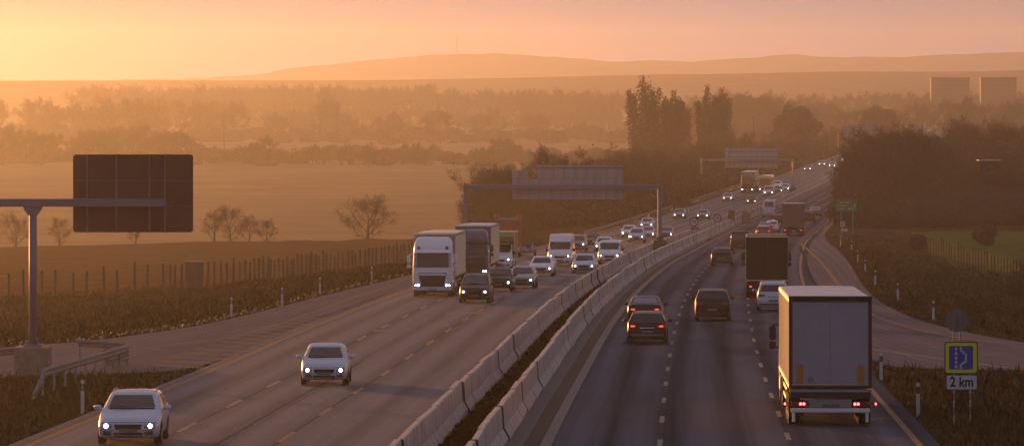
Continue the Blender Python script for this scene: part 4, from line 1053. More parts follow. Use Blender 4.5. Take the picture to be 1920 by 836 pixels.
portal('sign_gantry', 'large grey sign gantry spanning the oncoming lanes by the orange truck', 250, 873, 1237, 350.5, [(960, 336, 1168, 374), (1008, 310, 1168, 335.5), (960, 320, 990, 335.5)], .38, POSTM, GREYB)
portal('sign_gantry', 'second sign gantry in front of the poplars, paler with distance', 500, 1316, 1487, 300, [(1360, 278, 1458, 315)], .36, STEEL, GREYB, base=True, ribs=6)
portal('sign_gantry', 'farthest blue grey sign gantry above the end of the road', 800, 1572, 1652, 249, [(1581, 236, 1650, 258)], .30, POSTM, BLUEB, base=False, ribs=4)

# lay-by sign with distance plate, and the round sign back behind it
YELF = pmat('fluorescent yellow sign face', (.62, .60, .015), .5); BLUF = pmat('blue sign face', (.012, .045, .30), .5); WHF = pmat('white sign face', (.52, .49, .52), .5); BLK = pmat('black print', (.015, .014, .016), .6)
REDF = pmat('red band paint', (.30, .03, .025), .5); GREYS = pmat('grey sign back', (.12, .11, .12), .6)
Ys = 82.0; zs = gz(PX(1803, Ys), Ys); X0 = PX(1803, Ys); pm_ = Ys / FPX
t = thing('road_sign', 'blue emergency bay sign on yellow board above a 2 km plate', 'road sign', (X0, Ys, zs))
def sx_(px): return (px - 1803) * pm_
def sz_(py): return PZ(py, Ys) - zs
m = MB(); m.prism(round_rect(sx_(1771), sz_(700.5), sx_(1833.5), sz_(640), .08), .0, .03, 'y'); m.build('sign_edge', BLK, t)
m = MB(); m.prism(round_rect(sx_(1773), sz_(698.5), sx_(1831.5), sz_(642), .07), -.004, .0, 'y'); yb_ = m.build('yellow_board', YELF, t)
m = MB(); m.prism(round_rect(sx_(1779.5), sz_(692), sx_(1824.5), sz_(648), .05), -.008, -.004, 'y'); m.build('blue_panel', BLUF, yb_)
m = MB()
for k in range(5): m.box((sx_(1792.7), -.010, sz_(654 + k * 8.2)), (4.2 * pm_, .004, 5.6 * pm_))
path = [(1801.5, 689.5), (1801.5, 683.5), (1811, 676.5), (1811, 664), (1801.5, 656.5), (1801.5, 651)]
for (a, b_), (c, d_) in zip(path[:-1], path[1:]):
    p0 = Vector((sx_(a), 0, sz_(b_))); p1 = Vector((sx_(c), 0, sz_(d_))); dv = (p1 - p0).normalized(); nn = Vector((-dv.z, 0, dv.x)) * 2.0 * pm_; e = dv * 1.2 * pm_
    q = [p0 - e + nn, p1 + e + nn, p1 + e - nn, p0 - e - nn]; m.prism([(v.x, v.z) for v in q], -.0123, -.008, 'y')
m.build('pictogram', WHF, yb_)
m = MB(); m.prism(round_rect(sx_(1773), sz_(731), sx_(1833), sz_(701.5), .05), .0, .03, 'y'); dp = m.build('distance_plate', BLK, t)
m = MB(); m.prism(round_rect(sx_(1775), sz_(729.3), sx_(1831.3), sz_(703.2), .04), -.004, 0, 'y'); m.build('plate_face', WHF, dp)
text_part('lettering', '2 km', .42, BLK, dp, (sx_(1803.2), -.008, sz_(716)), bold=.012, sx=.86)
for px in (1789, 1819.5):
    x = sx_(px); zt = sz_(645); z = 0; m = MB(); k = 0
    m.tube([(x, .06, -.25), (x, .06, zt)], .028, 8); po = m.build('post', WHF, t, True)
    m = MB(); z = -.1
    while z < sz_(735): m.lathe([(z, .0295), (z + .22, .0295)], (x, .06, 0), 'z', 8); z += .44
    m.build('red_band', REDF, po)
Yt = 108.5; xt = PX(1794, Yt); zt_ = gz(xt, Yt); t = thing('road_sign', 'back of a round grey sign on two thin posts above the emergency bay sign', 'road sign', (xt, Yt, zt_)); c_ = PZ(601, Yt) - zt_
m = MB(); m.lathe([(.0, .001), (0, .44), (.012, .46), (.03, .44), (.03, .001)], (0, .05, c_), 'y', 32); m.build('sign_disc', GREYS, t)
for dx in (-.13, .13):
    m = MB(); m.tube([(dx, 0, -.25), (dx, 0, c_ + .34)], .03, 8); m.build('post', GREYS, t, True)
for zz in (-.2, .2):
    m = MB(); m.box((0, .03, c_ + zz), (.6, .03, .04)); m.build('clamp_rail', GREYS, t)

# speed signs and boards on the median
def round_sign(px, py, Y, r, txt, label, plate):
    x = PX(px, Y); z = zr(Y); t = thing('speed_sign', label, 'road sign', (x, Y, z)); c = PZ(py, Y) - z
    m = MB(); m.lathe([(.02, .001), (.02, r), (0, r), (0, .001)], (0, 0, c), 'y', 28); d = m.build('sign_disc', pmat('dull red ring', (.16, .02, .025), .5), t)
    m = MB(); m.lathe([(-.004, r * .74), (-.004, .001)], (0, 0, c), 'y', 28); m.build('sign_face', WHF, d)
    if txt: text_part('lettering', txt, r * 1.0, BLK, d, (0, -.010, c), bold=.015)
    for dx in (-.28, .28):
        m = MB(); m.tube([(dx, .06, 0), (dx, .06, c + r * .6)], .03, 6); m.build('post', STEEL, t)
    if plate: m = MB(); m.box((.1, .0, c - r - .22), (.9, .02, .30)); m.build('extra_plate', GREYS, t)
round_sign(1301, 416, 290, .50, '70', 'round 70 speed limit sign with small plate on the median barrier', True)
round_sign(1345, 409, 325, .48, '70', 'plain round speed limit sign farther along the median, without plate', False)
for px, py, w_, h_, Y, lab in ((1371.5, 403, .85, 1.25, 355, 'dark square board standing on the median, left of two'), (1397, 403, .75, .9, 375, 'dark tilted board above a grey box on the median')):
    x = PX(px, Y); z = zr(Y); t = thing('median_board', lab, 'road sign', (x, Y, z)); c = PZ(py, Y) - z
    m = MB(); m.box((0, 0, c), (w_, .05, h_), 0, Matrix.Translation((0, 0, c)) @ Matrix.Rotation(R(8), 4, 'Y') @ Matrix.Translation((0, 0, -c)), .01); m.build('board', pmat('dark board', (.05, .032, .03), .7), t)
    m = MB(); m.tube([(0, .05, 0), (0, .05, c + .3)], .04, 6); m.build('post', STEEL, t)
x, Y = PX(1399, 368), 368; t = thing('control_cabinet', 'grey steel box set in the median barrier row under the tilted board', 'cabinet', (x, Y, zr(Y)))
m = MB(); m.box((0, 0, .6), (1.2, .8, 1.3), 0, None, .03); b = m.build('cabinet_body', pmat('dark green grey cabinet', (.06, .062, .055), .6), t)
m = MB(); m.box((0, 0, 1.28), (1.3, .9, .06), 0, None, .01); m.build('cabinet_lid', GREYS, t); m = MB(); m.box((0, -.41, .62), (1.0, .02, 1.0), 0, None, .008); m.build('cabinet_door', GREYS, t)
# beacon on the near side of the barrier
Y = Yof(451); t = thing('barrier_beacon', 'small orange lit marker standing on the foot of the right barrier', 'marker', (PX(1330, Y), Y, zr(Y)))
m = MB(); m.box((0, 0, .6), (.22, .12, .75), 0, None, .03); m.build('marker_body', pmat('orange reflector', (.75, .30, .08), .4), t); m = MB(); m.box((0, 0, .12), (.4, .3, .22), 0, None, .03); m.build('marker_foot', RUBBER, t)

# green direction sign, two small plates
GRN = pmat('green sign face', (.03, .16, .09), .5)
Y = 328; x = PX(1588, Y); z = gz(x, Y); t = thing('direction_sign', 'green direction sign with rows of white writing at the right roadside', 'road sign', (x, Y, z)); q = Y / FPX
def L_(py): return PZ(py, Y) - z
m = MB(); m.box((0, 0, L_(385.5)), (37 * q, .06, 22 * q)); b = m.build('sign_board', GRN, t)
m = MB(); rr = random.Random(8)
for py, x0, n_ in ((379.5, -13, 8), (386, -15, 7), (391.5, -14, 4), (391.5, 2, 5)):
    xx = x0
    for k in range(n_): ww = rr.uniform(1.3, 2.3); m.box(((xx + ww / 2) * q, -.034, L_(py)), (ww * q * .82, .008, 2.1 * q)); xx += ww + .35
m.box((14.5 * q, -.034, L_(386)), (2.2 * q, .008, 7 * q)); m.build('lettering', pmat('pale sign print', (.32, .34, .30), .5), b)
for px in (1577, 1599): m = MB(); m.tube([(PX(px, Y) - x, .07, -.3), (PX(px, Y) - x, .07, L_(376))], .06, 6); m.build('post', STEEL, t)
Y = 315; x = PX(1580, Y); z = gz(x, Y); t = thing('plate_sign', 'two small white and red plates on one post at the merge nose', 'road sign', (x, Y, z)); q = Y / FPX
m = MB(); m.tube([(0, .05, -.2), (0, .05, L_(413))], .035, 6); m.build('post', STEEL, t)
m = MB(); m.box((0, 0, L_(420)), (9 * q, .03, 9 * q)); a = m.build('upper_plate', WHF, t)
m = MB()
for k in (-2.2, 0, 2.2): m.box((k * q, -.02, L_(420)), (.9 * q, .008, 6 * q))
m.build('plate_bar', REDF, a)
m = MB(); m.box((.2, 0, L_(431)), (15 * q, .03, 8 * q)); a = m.build('lower_plate', REDF, t)
m = MB(); m.box((.2, -.018, L_(431)), (13 * q, .008, 4.6 * q)); m.build('plate_face', WHF, a)

# roadside delineator posts
DW = pmat('white plastic post', (.50, .49, .53), .5); DB = pmat('black post band', (.02, .02, .02), .5); DR = pmat('amber reflector', (.55, .35, .12), .25); DRR = pmat('dark red reflector', (.22, .02, .02), .3)
def delineator(px, py, label, red, h=1.05, Y=None):
    Y = Y or Yof(py); x = PX(px, Y); z = gz(x, Y)
    t = thing('delineator_post', label, 'roadside post', (x, Y, z), 'white delineator posts along the road edge')
    tri = [(-.06, -.045), (.06, -.045), (.045, .045), (-.045, .045)]
    m = MB(); m.prism(tri, -.15, h - .04, 'z'); m.prism([(a * .8, b * .8) for a, b in tri], h - .04, h, 'z'); b = m.build('post', DW, t)
    m = MB(); m.prism([(a * 1.03, b * 1.03) for a, b in tri], h - .34, h - .12, 'z'); b2 = m.build('band', DB, t)
    m = MB(); m.box((0, -.0505, h - .23), (.06, .006, .16)); m.build('reflector', DRR if red else DR, b2)
DEL = [(155, 771, 'white delineator post just above the near silver estate car', 0), (434, 594, 'white delineator post on the left bank, first past the exit', 0), (529, 573, 'white delineator post second along the left bank', 0), (600, 551, 'white delineator post third along the left bank', 0), (697, 527, 'white delineator post left of the white truck', 0),
       (1652, 712, 'white delineator post close to the right side of the grey trailer', 1), (1721, 777, 'white delineator post between the grey trailer and the emergency bay sign', 1), (1750, 601, 'white delineator post on the right bank above the round sign back', 1), (1683, 564, 'white delineator post on the right bank beside the ramp curve', 1), (1641, 535, 'white delineator post upper middle of the right bank row', 1), (1622, 512, 'thin white delineator post fourth up the right bank', 1), (1608, 492, 'small white delineator post fifth up the right bank', 1), (1597, 472, 'tiny white delineator post at the top of the right bank row', 1), (1576, 461, 'tiny white delineator post under the red and white plates', 1)]
for px, py, lab, red in DEL: delineator(px, py, lab, red)
delineator(149, 690, 'white tipped delineator post hidden behind the near left guardrail', 0, Y=112)
for px, py, lab in ((1152, 445, 'faint white delineator post by the far left guardrail'), (1291, 398, 'faint white post left of the dark bushes, nearer of two'), (1316, 392, 'faint white post left of the dark bushes, farther of two')): delineator(px, py, lab, 0)

# guardrails
def guardrail(name, label, pts, h=.75, double=False, step=2.0, sink=True, mat=None):
    """pts: plan points with optional height of the rail"""
    P3 = [Vector((x, y, gz(x, y) + (hh if hh is not None else h))) for x, y, hh in pts]
    o = thing(name, label, 'guardrail', tuple(P3[0] - Vector((0, 0, h))), 'steel guardrails'); o0 = Vector(o.location)
    P3 = [p - o0 for p in P3]
    # resample
    out = [P3[0]]; 
    for a, b in zip(P3[:-1], P3[1:]):
        n = max(1, int((b - a).length / 1.0))
        for k in range(1, n + 1): out.append(a.lerp(b, k / n))
    prof = [(.0, -.155), (.045, -.12), (.05, -.06), (.0, -.02), (.0, .02), (.05, .06), (.045, .12), (0, .155)]
    def rail(off, sgn):
        m = MB(); n = len(prof)
        for i, p in enumerate(out):
            d = (out[min(i + 1, len(out) - 1)] - out[max(i - 1, 0)]); d.z = 0; d.normalize(); nr = Vector((d.y, -d.x, 0)) * sgn
            for a, b in prof: v = p + nr * (off + a); m.v.append((v.x, v.y, v.z + b))
            for a, b in reversed(prof): v = p + nr * (off + a - .012); m.v.append((v.x, v.y, v.z + b))
        k = 2 * n
        for i in range(len(out) - 1):
            for j in range(k): m.f.append([i * k + j, i * k + (j + 1) % k, (i + 1) * k + (j + 1) % k, (i + 1) * k + j]); m.m.append(0)
        m.f += [list(range(k)), list(range((len(out) - 1) * k, len(out) * k))]; m.m += [0, 0]
        m.build('rail', mat or STEEL, o)
    rail(.06, 1)
    if double: rail(.06, -1); out = [p - Vector((0, 0, .34)) for p in out]; rail(.06, 1); rail(.06, -1); out = [p + Vector((0, 0, .34)) for p in out]
    dist = 0
    for i, p in enumerate(out):
        if i and (out[i] - out[i - 1]).length: dist += (out[i] - out[i - 1]).length
        if i == 0 or dist >= step - .01:
            dist = 0; zz = gz(p.x + o0.x, p.y + o0.y) - o0.z
            if p.z - zz > .25:
                m = MB(); m.box((p.x, p.y, (zz - .2 + p.z + .1) / 2), (.07, .10, p.z + .3 - zz)); m.build('post', STEEL, o)
    return o
GR = pmat('weathered guardrail', (.12, .105, .10), .55, metal=.4, c2=(.22, .19, .18), scale=2)
g0 = [(PX(58, 91), 91, .10), (PX(80, 93), 93, .78), (PX(196, 105), 105, .80), (PX(237, 108.5), 108.5, .80)]
guardrail('guardrail', 'near guardrail running past the concrete mast base with its end bent to the ground', g0, .78, mat=GR)
guardrail('guardrail', 'short doubled guardrail end piece at the exit gore', [(PX(198, 105.6), 105.6, .80), (PX(238, 109), 109, .80)], .8, double=True, step=.9, mat=GR)
guardrail('guardrail', 'low guardrail stub at the left frame edge beyond the mast base', [(PX(-60, 106), 106, .75), (PX(30, 108), 108, .75)], .75, mat=GR)
guardrail('guardrail', 'guardrail on the exit side hidden behind the near guardrail', [(PX(150, 112), 112, .8), (PX(238, 110), 110, .8)], .8, mat=GR)
def along(t0, t1, y0, y1, n=8, h=.75): return [((at(t0 + (t1 - t0) * k / n, y0 + (y1 - y0) * k / n)).x, y0 + (y1 - y0) * k / n, h if 0 < k < n else h) for k in range(n + 1)]
guardrail('guardrail', 'far guardrail on the left verge behind the cluster of cars', along(-14.9, -14.8, 318, 425, 10), mat=GR)
guardrail('guardrail', 'far guardrail on the left verge beyond the first, beside the dark bushes', along(-15.0, -14.9, 455, 560, 8), mat=GR)
guardrail('guardrail', 'dark guardrail curving up from the merge nose at the right', [(PX(1521, 318), 318, .3)] + along(13.0, 13.0, 324, 470, 14), mat=pmat('dark weathered rail', (.07, .06, .06), .6))

# orange roadworks truck and its trailer on the left verge
Y = 238; x = PX(953, Y); z = zr(Y); t = thing('roadworks_truck', 'orange roadworks truck with tall warning board parked on the left shoulder', 'truck', (x, Y, z)); ORA = P['orange']
m = MB(); m.box((0, .0, 2.55), (2.3, .10, 2.05), 0, None, .03); wb = m.build('warning_board', ORA, t)
for k in range(4):
    m = MB(); m.box((-.82 + k * .55, -.055, 3.05), (.26, .02, .22)); m.build('lamp_window', pmat('dull lamp window', (.10, .085, .04), .4), wb)
    m = MB(); m.lathe([(-.04, .001), (-.04, .06), (0, .07)], (-.82 + k * .55, -.05, 2.48), 'y', 10); m.build('board_lamp', AMBER, wb)
for k in (-1, 1): m = MB(); m.lathe([(-.08, .001), (-.08, .15), (.04, .17)], (k * 1.0, -.02, 3.66), 'y', 14); m.build('beacon', pmat('red beacon', (.30, .03, .02), .4), wb)
m = MB(); m.box((0, -.06, 3.42), (1.9, .03, .08)); m.build('white_strip', WHF, wb)
m = MB(); m.box((1.2, 0, 2.2), (.07, .12, 2.9)); m.box((-1.2, 0, 2.2), (.07, .12, 2.9)); m.build('board_frame', ORA, wb)
m = MB(); m.box((0, 2.6, 1.0), (2.3, 4.6, .5), 0, None, .05); m.box((0, .6, 1.3), (2.3, .12, .5)); m.build('truck_bed', ORA, t)
m = MB(); rounded_levels(m, [(.6, 1.1, 7.2, 5.2, .2), (1.6, 1.15, 7.2, 5.2, .2), (2.5, 1.0, 6.9, 5.2, .2), (2.6, .9, 6.7, 5.3, .2)], 4); m.build('cab', ORA, t, True)
m = MB(); m.box((0, .0, .72), (2.2, .10, .5), 0, None, .02); rb = m.build('rear_bumper', ORA, t)
m = MB()
for k in range(5): xx = -.95 + k * .42; m.prism([(xx, .50), (xx + .2, .50), (xx + .42, .94), (xx + .22, .94)], -.062, -.052, 'y')
m.build('warning_stripe', WHF, rb)
for sx in (-1, 1):
    for yy in (1.4, 6.1): truck_wheel(t, sx * 1.12, yy, .46, .32, sx)
Y = 240; x = PX(991, Y); z = zr(Y); t = thing('sign_trailer', 'jumble of grey round signs and legs on a small trailer beside the orange truck', 'trailer', (x, Y, z)); rr = random.Random(3)
m = MB(); m.box((0, .5, .5), (1.25, 1.8, .18), 0, None, .03); m.build('trailer_bed', pmat('grey trailer steel', (.18, .16, .17), .6), t)
for sx in (-1, 1): truck_wheel(t, sx * .68, .6, .30, .2, sx)
for k in range(7):
    m = MB(); a = rr.uniform(-40, 40); c = Vector((rr.uniform(-.6, .7), rr.uniform(-.1, .9), rr.uniform(.75, 1.25)))
    m.lathe([(-.01, .001), (-.01, .20), (.01, .20), (.01, .001)], tuple(c), 'y', 14); m.tube([tuple(c), (c.x + rr.uniform(-.4, .4), c.y, .55)], .03, 5); o = m.build('stacked_sign', WHF if k % 2 else GREYS, t)
m = MB(); m.box((-.45, -.2, .55), (.5, .3, .75), 0, None, .05); m.build('water_tank', WHF, t)

# cabinet by the left fence
Y = 208; x = PX(365, Y); z = gz(x, Y); t = thing('utility_kiosk', 'brown square kiosk standing at the left field fence', 'kiosk', (x, Y, z))
m = MB(); m.box((0, 0, 1.0), (1.40, 1.2, 2.1), 0, None, .03); m.build('kiosk_body', pmat('brown kiosk boards', (.055, .034, .028), .8, c2=(.085, .055, .045), scale=2, stretch=(4, 1, .3)), t)
m = MB(); m.box((0, 0, 2.09), (1.55, 1.35, .10), 0, None, .02); m.build('kiosk_roof', pmat('dark kiosk roof', (.05, .04, .04), .7), t)
m = MB(); m.box((0, -.605, .95), (.8, .02, 1.7), 0, None, .008); m.build('kiosk_door', MATS['brown kiosk boards'], t)

# fences
WOOD = pmat('grey weathered post', (.030, .021, .017), .9, c2=(.05, .036, .03), scale=3)
WIRE = pmat('rusty fence wire', (.05, .035, .028), .8)
def fence(label, pts, step, h, wires, seed, pw=.115):
    rr = random.Random(seed); p = resamp(pts, 40); t = thing('wire_fence', label, 'fence', (p[0][0], p[0][1], gz(*p[0]))); o0 = Vector(t.location)
    acc = 0; tops = []
    for a, b in zip(p[:-1], p[1:]):
        acc += math.hypot(b[0] - a[0], b[1] - a[1])
        if acc >= step:
            acc -= step; zz = gz(*b); hh = h * rr.uniform(.88, 1.12); lean = Vector((rr.uniform(-.05, .05), 0, 0))
            base = Vector((b[0], b[1], zz)) - o0; m = MB(); m.tube([base - Vector((0, 0, .3)), base + lean + Vector((0, 0, hh))], [pw, pw * .8], 6); m.build('post', WOOD, t); tops.append(base)
    m = MB()
    for w_ in wires:
        for a, b in zip(tops[:-1], tops[1:]): m.tube([a + Vector((0, 0, h * w_)), b + Vector((0, 0, h * w_))], .012, 3, cap=False)
    m.build('wire', WIRE, t)
fence('long wire fence of grey posts along the brown field on the left', [(-50, 186), (-39, 196), (-27, 205), (-22, 222), (-17, 250), (-11, 272), (-6.5, 288)], 1.3, 1.9, (.2, .4, .6, .8, .95), 3)
fence('dense dark post fence in front of the green field on the right', [(PX(1738, 268), 268), (PX(1840, 250), 250), (PX(1960, 232), 232)], .95, 1.75, (.15, .3, .45, .6, .75, .9), 5, .08)
# ------------------------------------------------------------------ vegetation
LEAF = {
 'brown': pmat('brown autumn twigs', (.085, .050, .032), .9, c2=(.14, .083, .052), scale=1.2, spec=0),
 'dark': pmat('dark bare twigs', (.085, .050, .035), .9, c2=(.14, .083, .056), scale=1.0, spec=0),
 'olive': pmat('olive poplar leaves', (.050, .038, .012), .85, c2=(.090, .062, .022), scale=.8, spec=0),
 'mist': pmat('field tree twigs', (.055, .040, .024), .9, c2=(.085, .06, .036), scale=.6, spec=0),
 'pale': pmat('pale grey brush', (.085, .068, .058), .9, c2=(.12, .10, .085), scale=.8, spec=0),
 'rust': pmat('rusty bush leaves', (.15, .075, .012), .85, c2=(.20, .12, .02), scale=1.5, spec=0)}
BARK = pmat('grey brown bark', (.045, .032, .024), .9, c2=(.08, .06, .045), scale=3)
def quads_mesh(name, C, U, Vv, mat):
    """C centres, U and Vv half axes: one quad each"""
    n = len(C); v = np.stack([C - U - Vv, C + U - Vv, C + U * .6 + Vv, C - U * .6 + Vv], 1).reshape(-1, 3)
    me = bpy.data.meshes.new(name); me.vertices.add(4 * n); me.vertices.foreach_set('co', v.ravel())
    me.loops.add(4 * n); me.loops.foreach_set('vertex_index', np.arange(4 * n)); me.polygons.add(n); me.polygons.foreach_set('loop_start', np.arange(0, 4 * n, 4)); me.polygons.foreach_set('loop_total', np.full(n, 4))
    me.materials.append(mat); me.update(calc_edges=True); return me
def rand_dirs(n, rs): d = rs.normal(size=(n, 3)); return d / np.linalg.norm(d, axis=1, keepdims=True)
def leaf_quads(name, C, size, rs, mat, up=0.0, aspect=1.0):
    n = len(C); d = rand_dirs(n, rs); d[:, 2] += up; d /= np.linalg.norm(d, axis=1, keepdims=True)
    e = np.cross(d, rand_dirs(n, rs)); e /= np.linalg.norm(e, axis=1, keepdims=True) + 1e-9
    s = (size * (.5 + rs.rand(n)))[:, None] / 2
    return quads_mesh(name, C, e * s * aspect, d * s, mat)
def clump_points(n, clusters, rs, shell=.6):
    """clusters: (x, y, z, rx, ry, rz)"""
    vol = np.array([c[3] * c[4] * c[5] for c in clusters]) ** .75; k = rs.choice(len(clusters), n, p=vol / vol.sum()); cl = np.array(clusters)[k]
    d = rand_dirs(n, rs); r = rs.rand(n) ** (1 / 3) * (1 - shell) + shell * (.72 + .32 * rs.rand(n)); return cl[:, :3] + d * cl[:, 3:] * r[:, None]
PT = {}
def skeleton(h, w, rs, first=.12, n1=9, up=.55, levels=3):
    """tapered trunk with forking limbs; returns list of (points, radii) and tip list"""
    segs = []; tips = []
    tr = h * .022 + .05; top = Vector((rs.normal() * .03 * h, rs.normal() * .03 * h, h * .72))
    segs.append(([Vector((0, 0, -.3)), Vector((0, 0, h * .25)), top * .6, top], [tr * 1.3, tr, tr * .6, tr * .18]))
    def grow(p, d, ln, r, lev):
        mid = p + d * ln * .5 + Vector(rs.normal(size=3)) * ln * .06; e = p + d * ln + Vector((0, 0, ln * .10))
        segs.append(([p, mid, e], [r, r * .7, r * .35])); tips.append((mid, d, lev)); tips.append((e, d, lev))
        if lev > 0:
            for _ in range(3 + (lev > 1)):
                nd = (d * .8 + Vector(rs.normal(size=3)) * .55 + Vector((0, 0, .28))).normalized(); q = p.lerp(e, rs.uniform(.35, 1)); grow(q, nd, ln * rs.uniform(.45, .7), r * .45, lev - 1)
    for k in range(n1):
        f = first + (1 - first) * k / n1; z = h * .70 * f; a = k * 2.4 + rs.rand() * .8; env = math.sin(math.pi * min(1, .22 + .7 * f)) 
        d = Vector((math.cos(a), math.sin(a), up + f * 1.1)).normalized(); p = Vector((top.x * f, top.y * f, z)); grow(p, d, w * .62 * env + .15 * h * (1 - f * .5), tr * .5 * (1 - f * .5), levels - 1)
    return segs, tips
def bare_tree(key, h, w, seed, mat, ntw, first=.12, up=.55, tw=(.5, 1.3), wd=.05, levels=3, leaves=0, n1=9):
    rs = np.random.RandomState(seed); segs, tips = skeleton(h, w, rs, first, n1, up, levels)
    tm = MB(); cm = MB()
    for i, (p, r) in enumerate(segs): (tm if i == 0 else cm).tube(p, r, 6 if i == 0 else (4 if max(r) > .05 else 3), cap=False)
    T = np.array([tuple(a) for a, d, l in tips]); Dr = np.array([tuple(d) for a, d, l in tips])
    k = rs.choice(len(T), ntw); C0 = T[k] + rs.normal(size=(ntw, 3)) * .25
    d = Dr[k] * .7 + rand_dirs(ntw, rs) * .75; d[:, 2] += .35; d /= np.linalg.norm(d, axis=1, keepdims=True)
    ln = (tw[0] + (tw[1] - tw[0]) * rs.rand(ntw))[:, None]; e = np.cross(d, rand_dirs(ntw, rs)); e /= np.linalg.norm(e, axis=1, keepdims=True) + 1e-9
    C = C0 + d * ln / 2; U = e * wd * (.6 + .8 * rs.rand(ntw))[:, None] / 2; Vv = d * ln / 2
    v = np.stack([C - U - Vv, C + U - Vv, C + Vv], 1).reshape(-1, 3); o = len(cm.v)
    cm.v += [tuple(x) for x in v]; cm.f += [[o + 3 * i, o + 3 * i + 1, o + 3 * i + 2] for i in range(ntw)]; cm.m += [0] * ntw
    if leaves:
        k = rs.choice(len(T), leaves); C = T[k] + rs.normal(size=(leaves, 3)) * .55; mm = leaf_quads('x', C, np.full(leaves, .30), rs, mat); o = len(cm.v)
        cm.v += [tuple(x.co) for x in mm.vertices]; cm.f += [[i + o for i in p_.vertices] for p_ in mm.polygons]; cm.m += [0] * leaves; bpy.data.meshes.remove(mm)
    h = max(q[2] for q in cm.v); PT[key] = (tm.mesh('trunk', BARK, True, False), cm.mesh('crown', mat, False, False), h)
def leafy_tree(key, h, w, seed, mat, n, size, base=.18, lobes=9, trunk=True, squash=1.0):
    rs = np.random.RandomState(seed); cl = []
    for k in range(lobes):
        f = (k + .5) / lobes; z = h * (base + (1 - base) * (.12 + .76 * f)); env = math.sin(math.pi * (.14 + .74 * f)) ** .8; a = k * 2.4 + rs.rand(); rad = w * .5 * env
        cl.append((math.cos(a) * rad * .62, math.sin(a) * rad * .62, z + rs.normal() * .03 * h, rad * rs.uniform(.45, .75) + .3, rad * rs.uniform(.45, .75) + .3, h * rs.uniform(.09, .16) * squash))
    C = clump_points(n, cl, rs, .5); C[:, 2] = np.maximum(C[:, 2], .1)
    cr = leaf_quads('crown', C, np.full(n, size), rs, mat)
    tm = MB(); tm.tube([(0, 0, -.3), (0, 0, h * .3), (.1, .1, h * .8)], [h * .025 + .05, h * .02 + .03, .04], 6, cap=False)
    for c in cl: tm.tube([(0, 0, h * base), tuple(Vector(c[:3]) * .6 + Vector((0, 0, h * base * .3))), c[:3]], [h * .010 + .03, h * .007 + .02, .02], 4, cap=False)
    h = float(C[:, 2].max()); PT[key] = (tm.mesh('trunk', BARK, True, False), cr, h)
def poplar(key, h, w, seed, n, ncol):
    rs = np.random.RandomState(seed); tm = MB(); tm.tube([(0, 0, -.3), (0, 0, h * .3), (0, 0, h * .93)], [h * .018, h * .014, .05], 7, cap=False); pts = []
    cols = [(0, 0, 0.0, h)]
    for k in range(ncol):
        a = k * 2.4 + rs.rand() * .7; rad = w * .5 * rs.uniform(.45, 1.0); top = h * (1 - .30 * (rad / (w * .5)) ** 1.6 * rs.uniform(.6, 1.1)); cols.append((math.cos(a) * rad, math.sin(a) * rad, h * rs.uniform(.02, .14), top))
    wt = np.array([c[3] - c[2] for c in cols]); wt /= wt.sum()
    for (x, y, z0, z1), q in zip(cols, wt):
        m = int(n * q); f = rs.rand(m) ** .85; rr = (w * .15 + .25) * np.sin(np.pi * np.clip(.12 + .79 * f, 0, 1)) ** .7 + .08
        a = rs.rand(m) * 6.283; rad = rr * np.sqrt(rs.rand(m)) * (1 + .25 * np.sin(f * 23 + x * 3)); lean = .35 + .65 * f
        # drop leaves in bands so sky shows through
        keep = (np.sin(f * 31 + a * 2 + x) + rs.normal(size=m) * .8) > -.35
        P3 = np.stack([x * lean + np.cos(a) * rad, y * lean + np.sin(a) * rad, z0 + (z1 - z0) * f], 1)[keep]; pts.append(P3)
        tm.tube([(x * .1, y * .1, max(.3, z0)), (x * .6, y * .6, z0 + (z1 - z0) * .4), (x, y, z1 * .97)], [.11, .07, .02], 4, cap=False)
    C = np.concatenate(pts); C = C + rs.normal(size=C.shape) * np.array([.30, .30, .45]); cr = leaf_quads('crown', C, np.full(len(C), .42), rs, LEAF['olive'], up=.8, aspect=.7)
    PT[key] = (tm.mesh('trunk', BARK, True, False), cr, h)
def plant(key, name, X, Y, label, cat='tree', group=None, scale=1.0, sink=.1, rz=None, sxy=None, z=None):
    tm, cr, h = PT[key]; z = gz(X, Y) if z is None else z
    t = thing(name, label, cat, (X, Y, z - sink), group, (0, 0, rz if rz is not None else (X * 7.3 + Y * 3.1) % 6.283)); t.scale = ((sxy or 1) * scale, (sxy or 1) * scale, scale)
    a = bpy.data.objects.new('trunk' if cat == 'tree' else 'stem', tm); b = bpy.data.objects.new('crown' if cat == 'tree' else 'foliage', cr)
    for o in (a, b): COL.objects.link(o); o.parent = t
    return t
for k in range(3): bare_tree('thick%d' % k, 12, 6.5 + k, 20 + k, LEAF['brown'], 8000, first=.0, up=.3, tw=(.5, 1.5), wd=.075, n1=14, leaves=400)
for k in range(3): bare_tree('darkt%d' % k, 13, 8 + k * .8, 40 + k, LEAF['dark'], 10500, first=.0, up=.35, tw=(.5, 1.5), wd=.075, n1=15, leaves=500)
bare_tree('dome', 9.5, 7.5, 5, LEAF['dark'], 9000, first=.0, up=.1, tw=(.5, 1.3), wd=.08, n1=20)
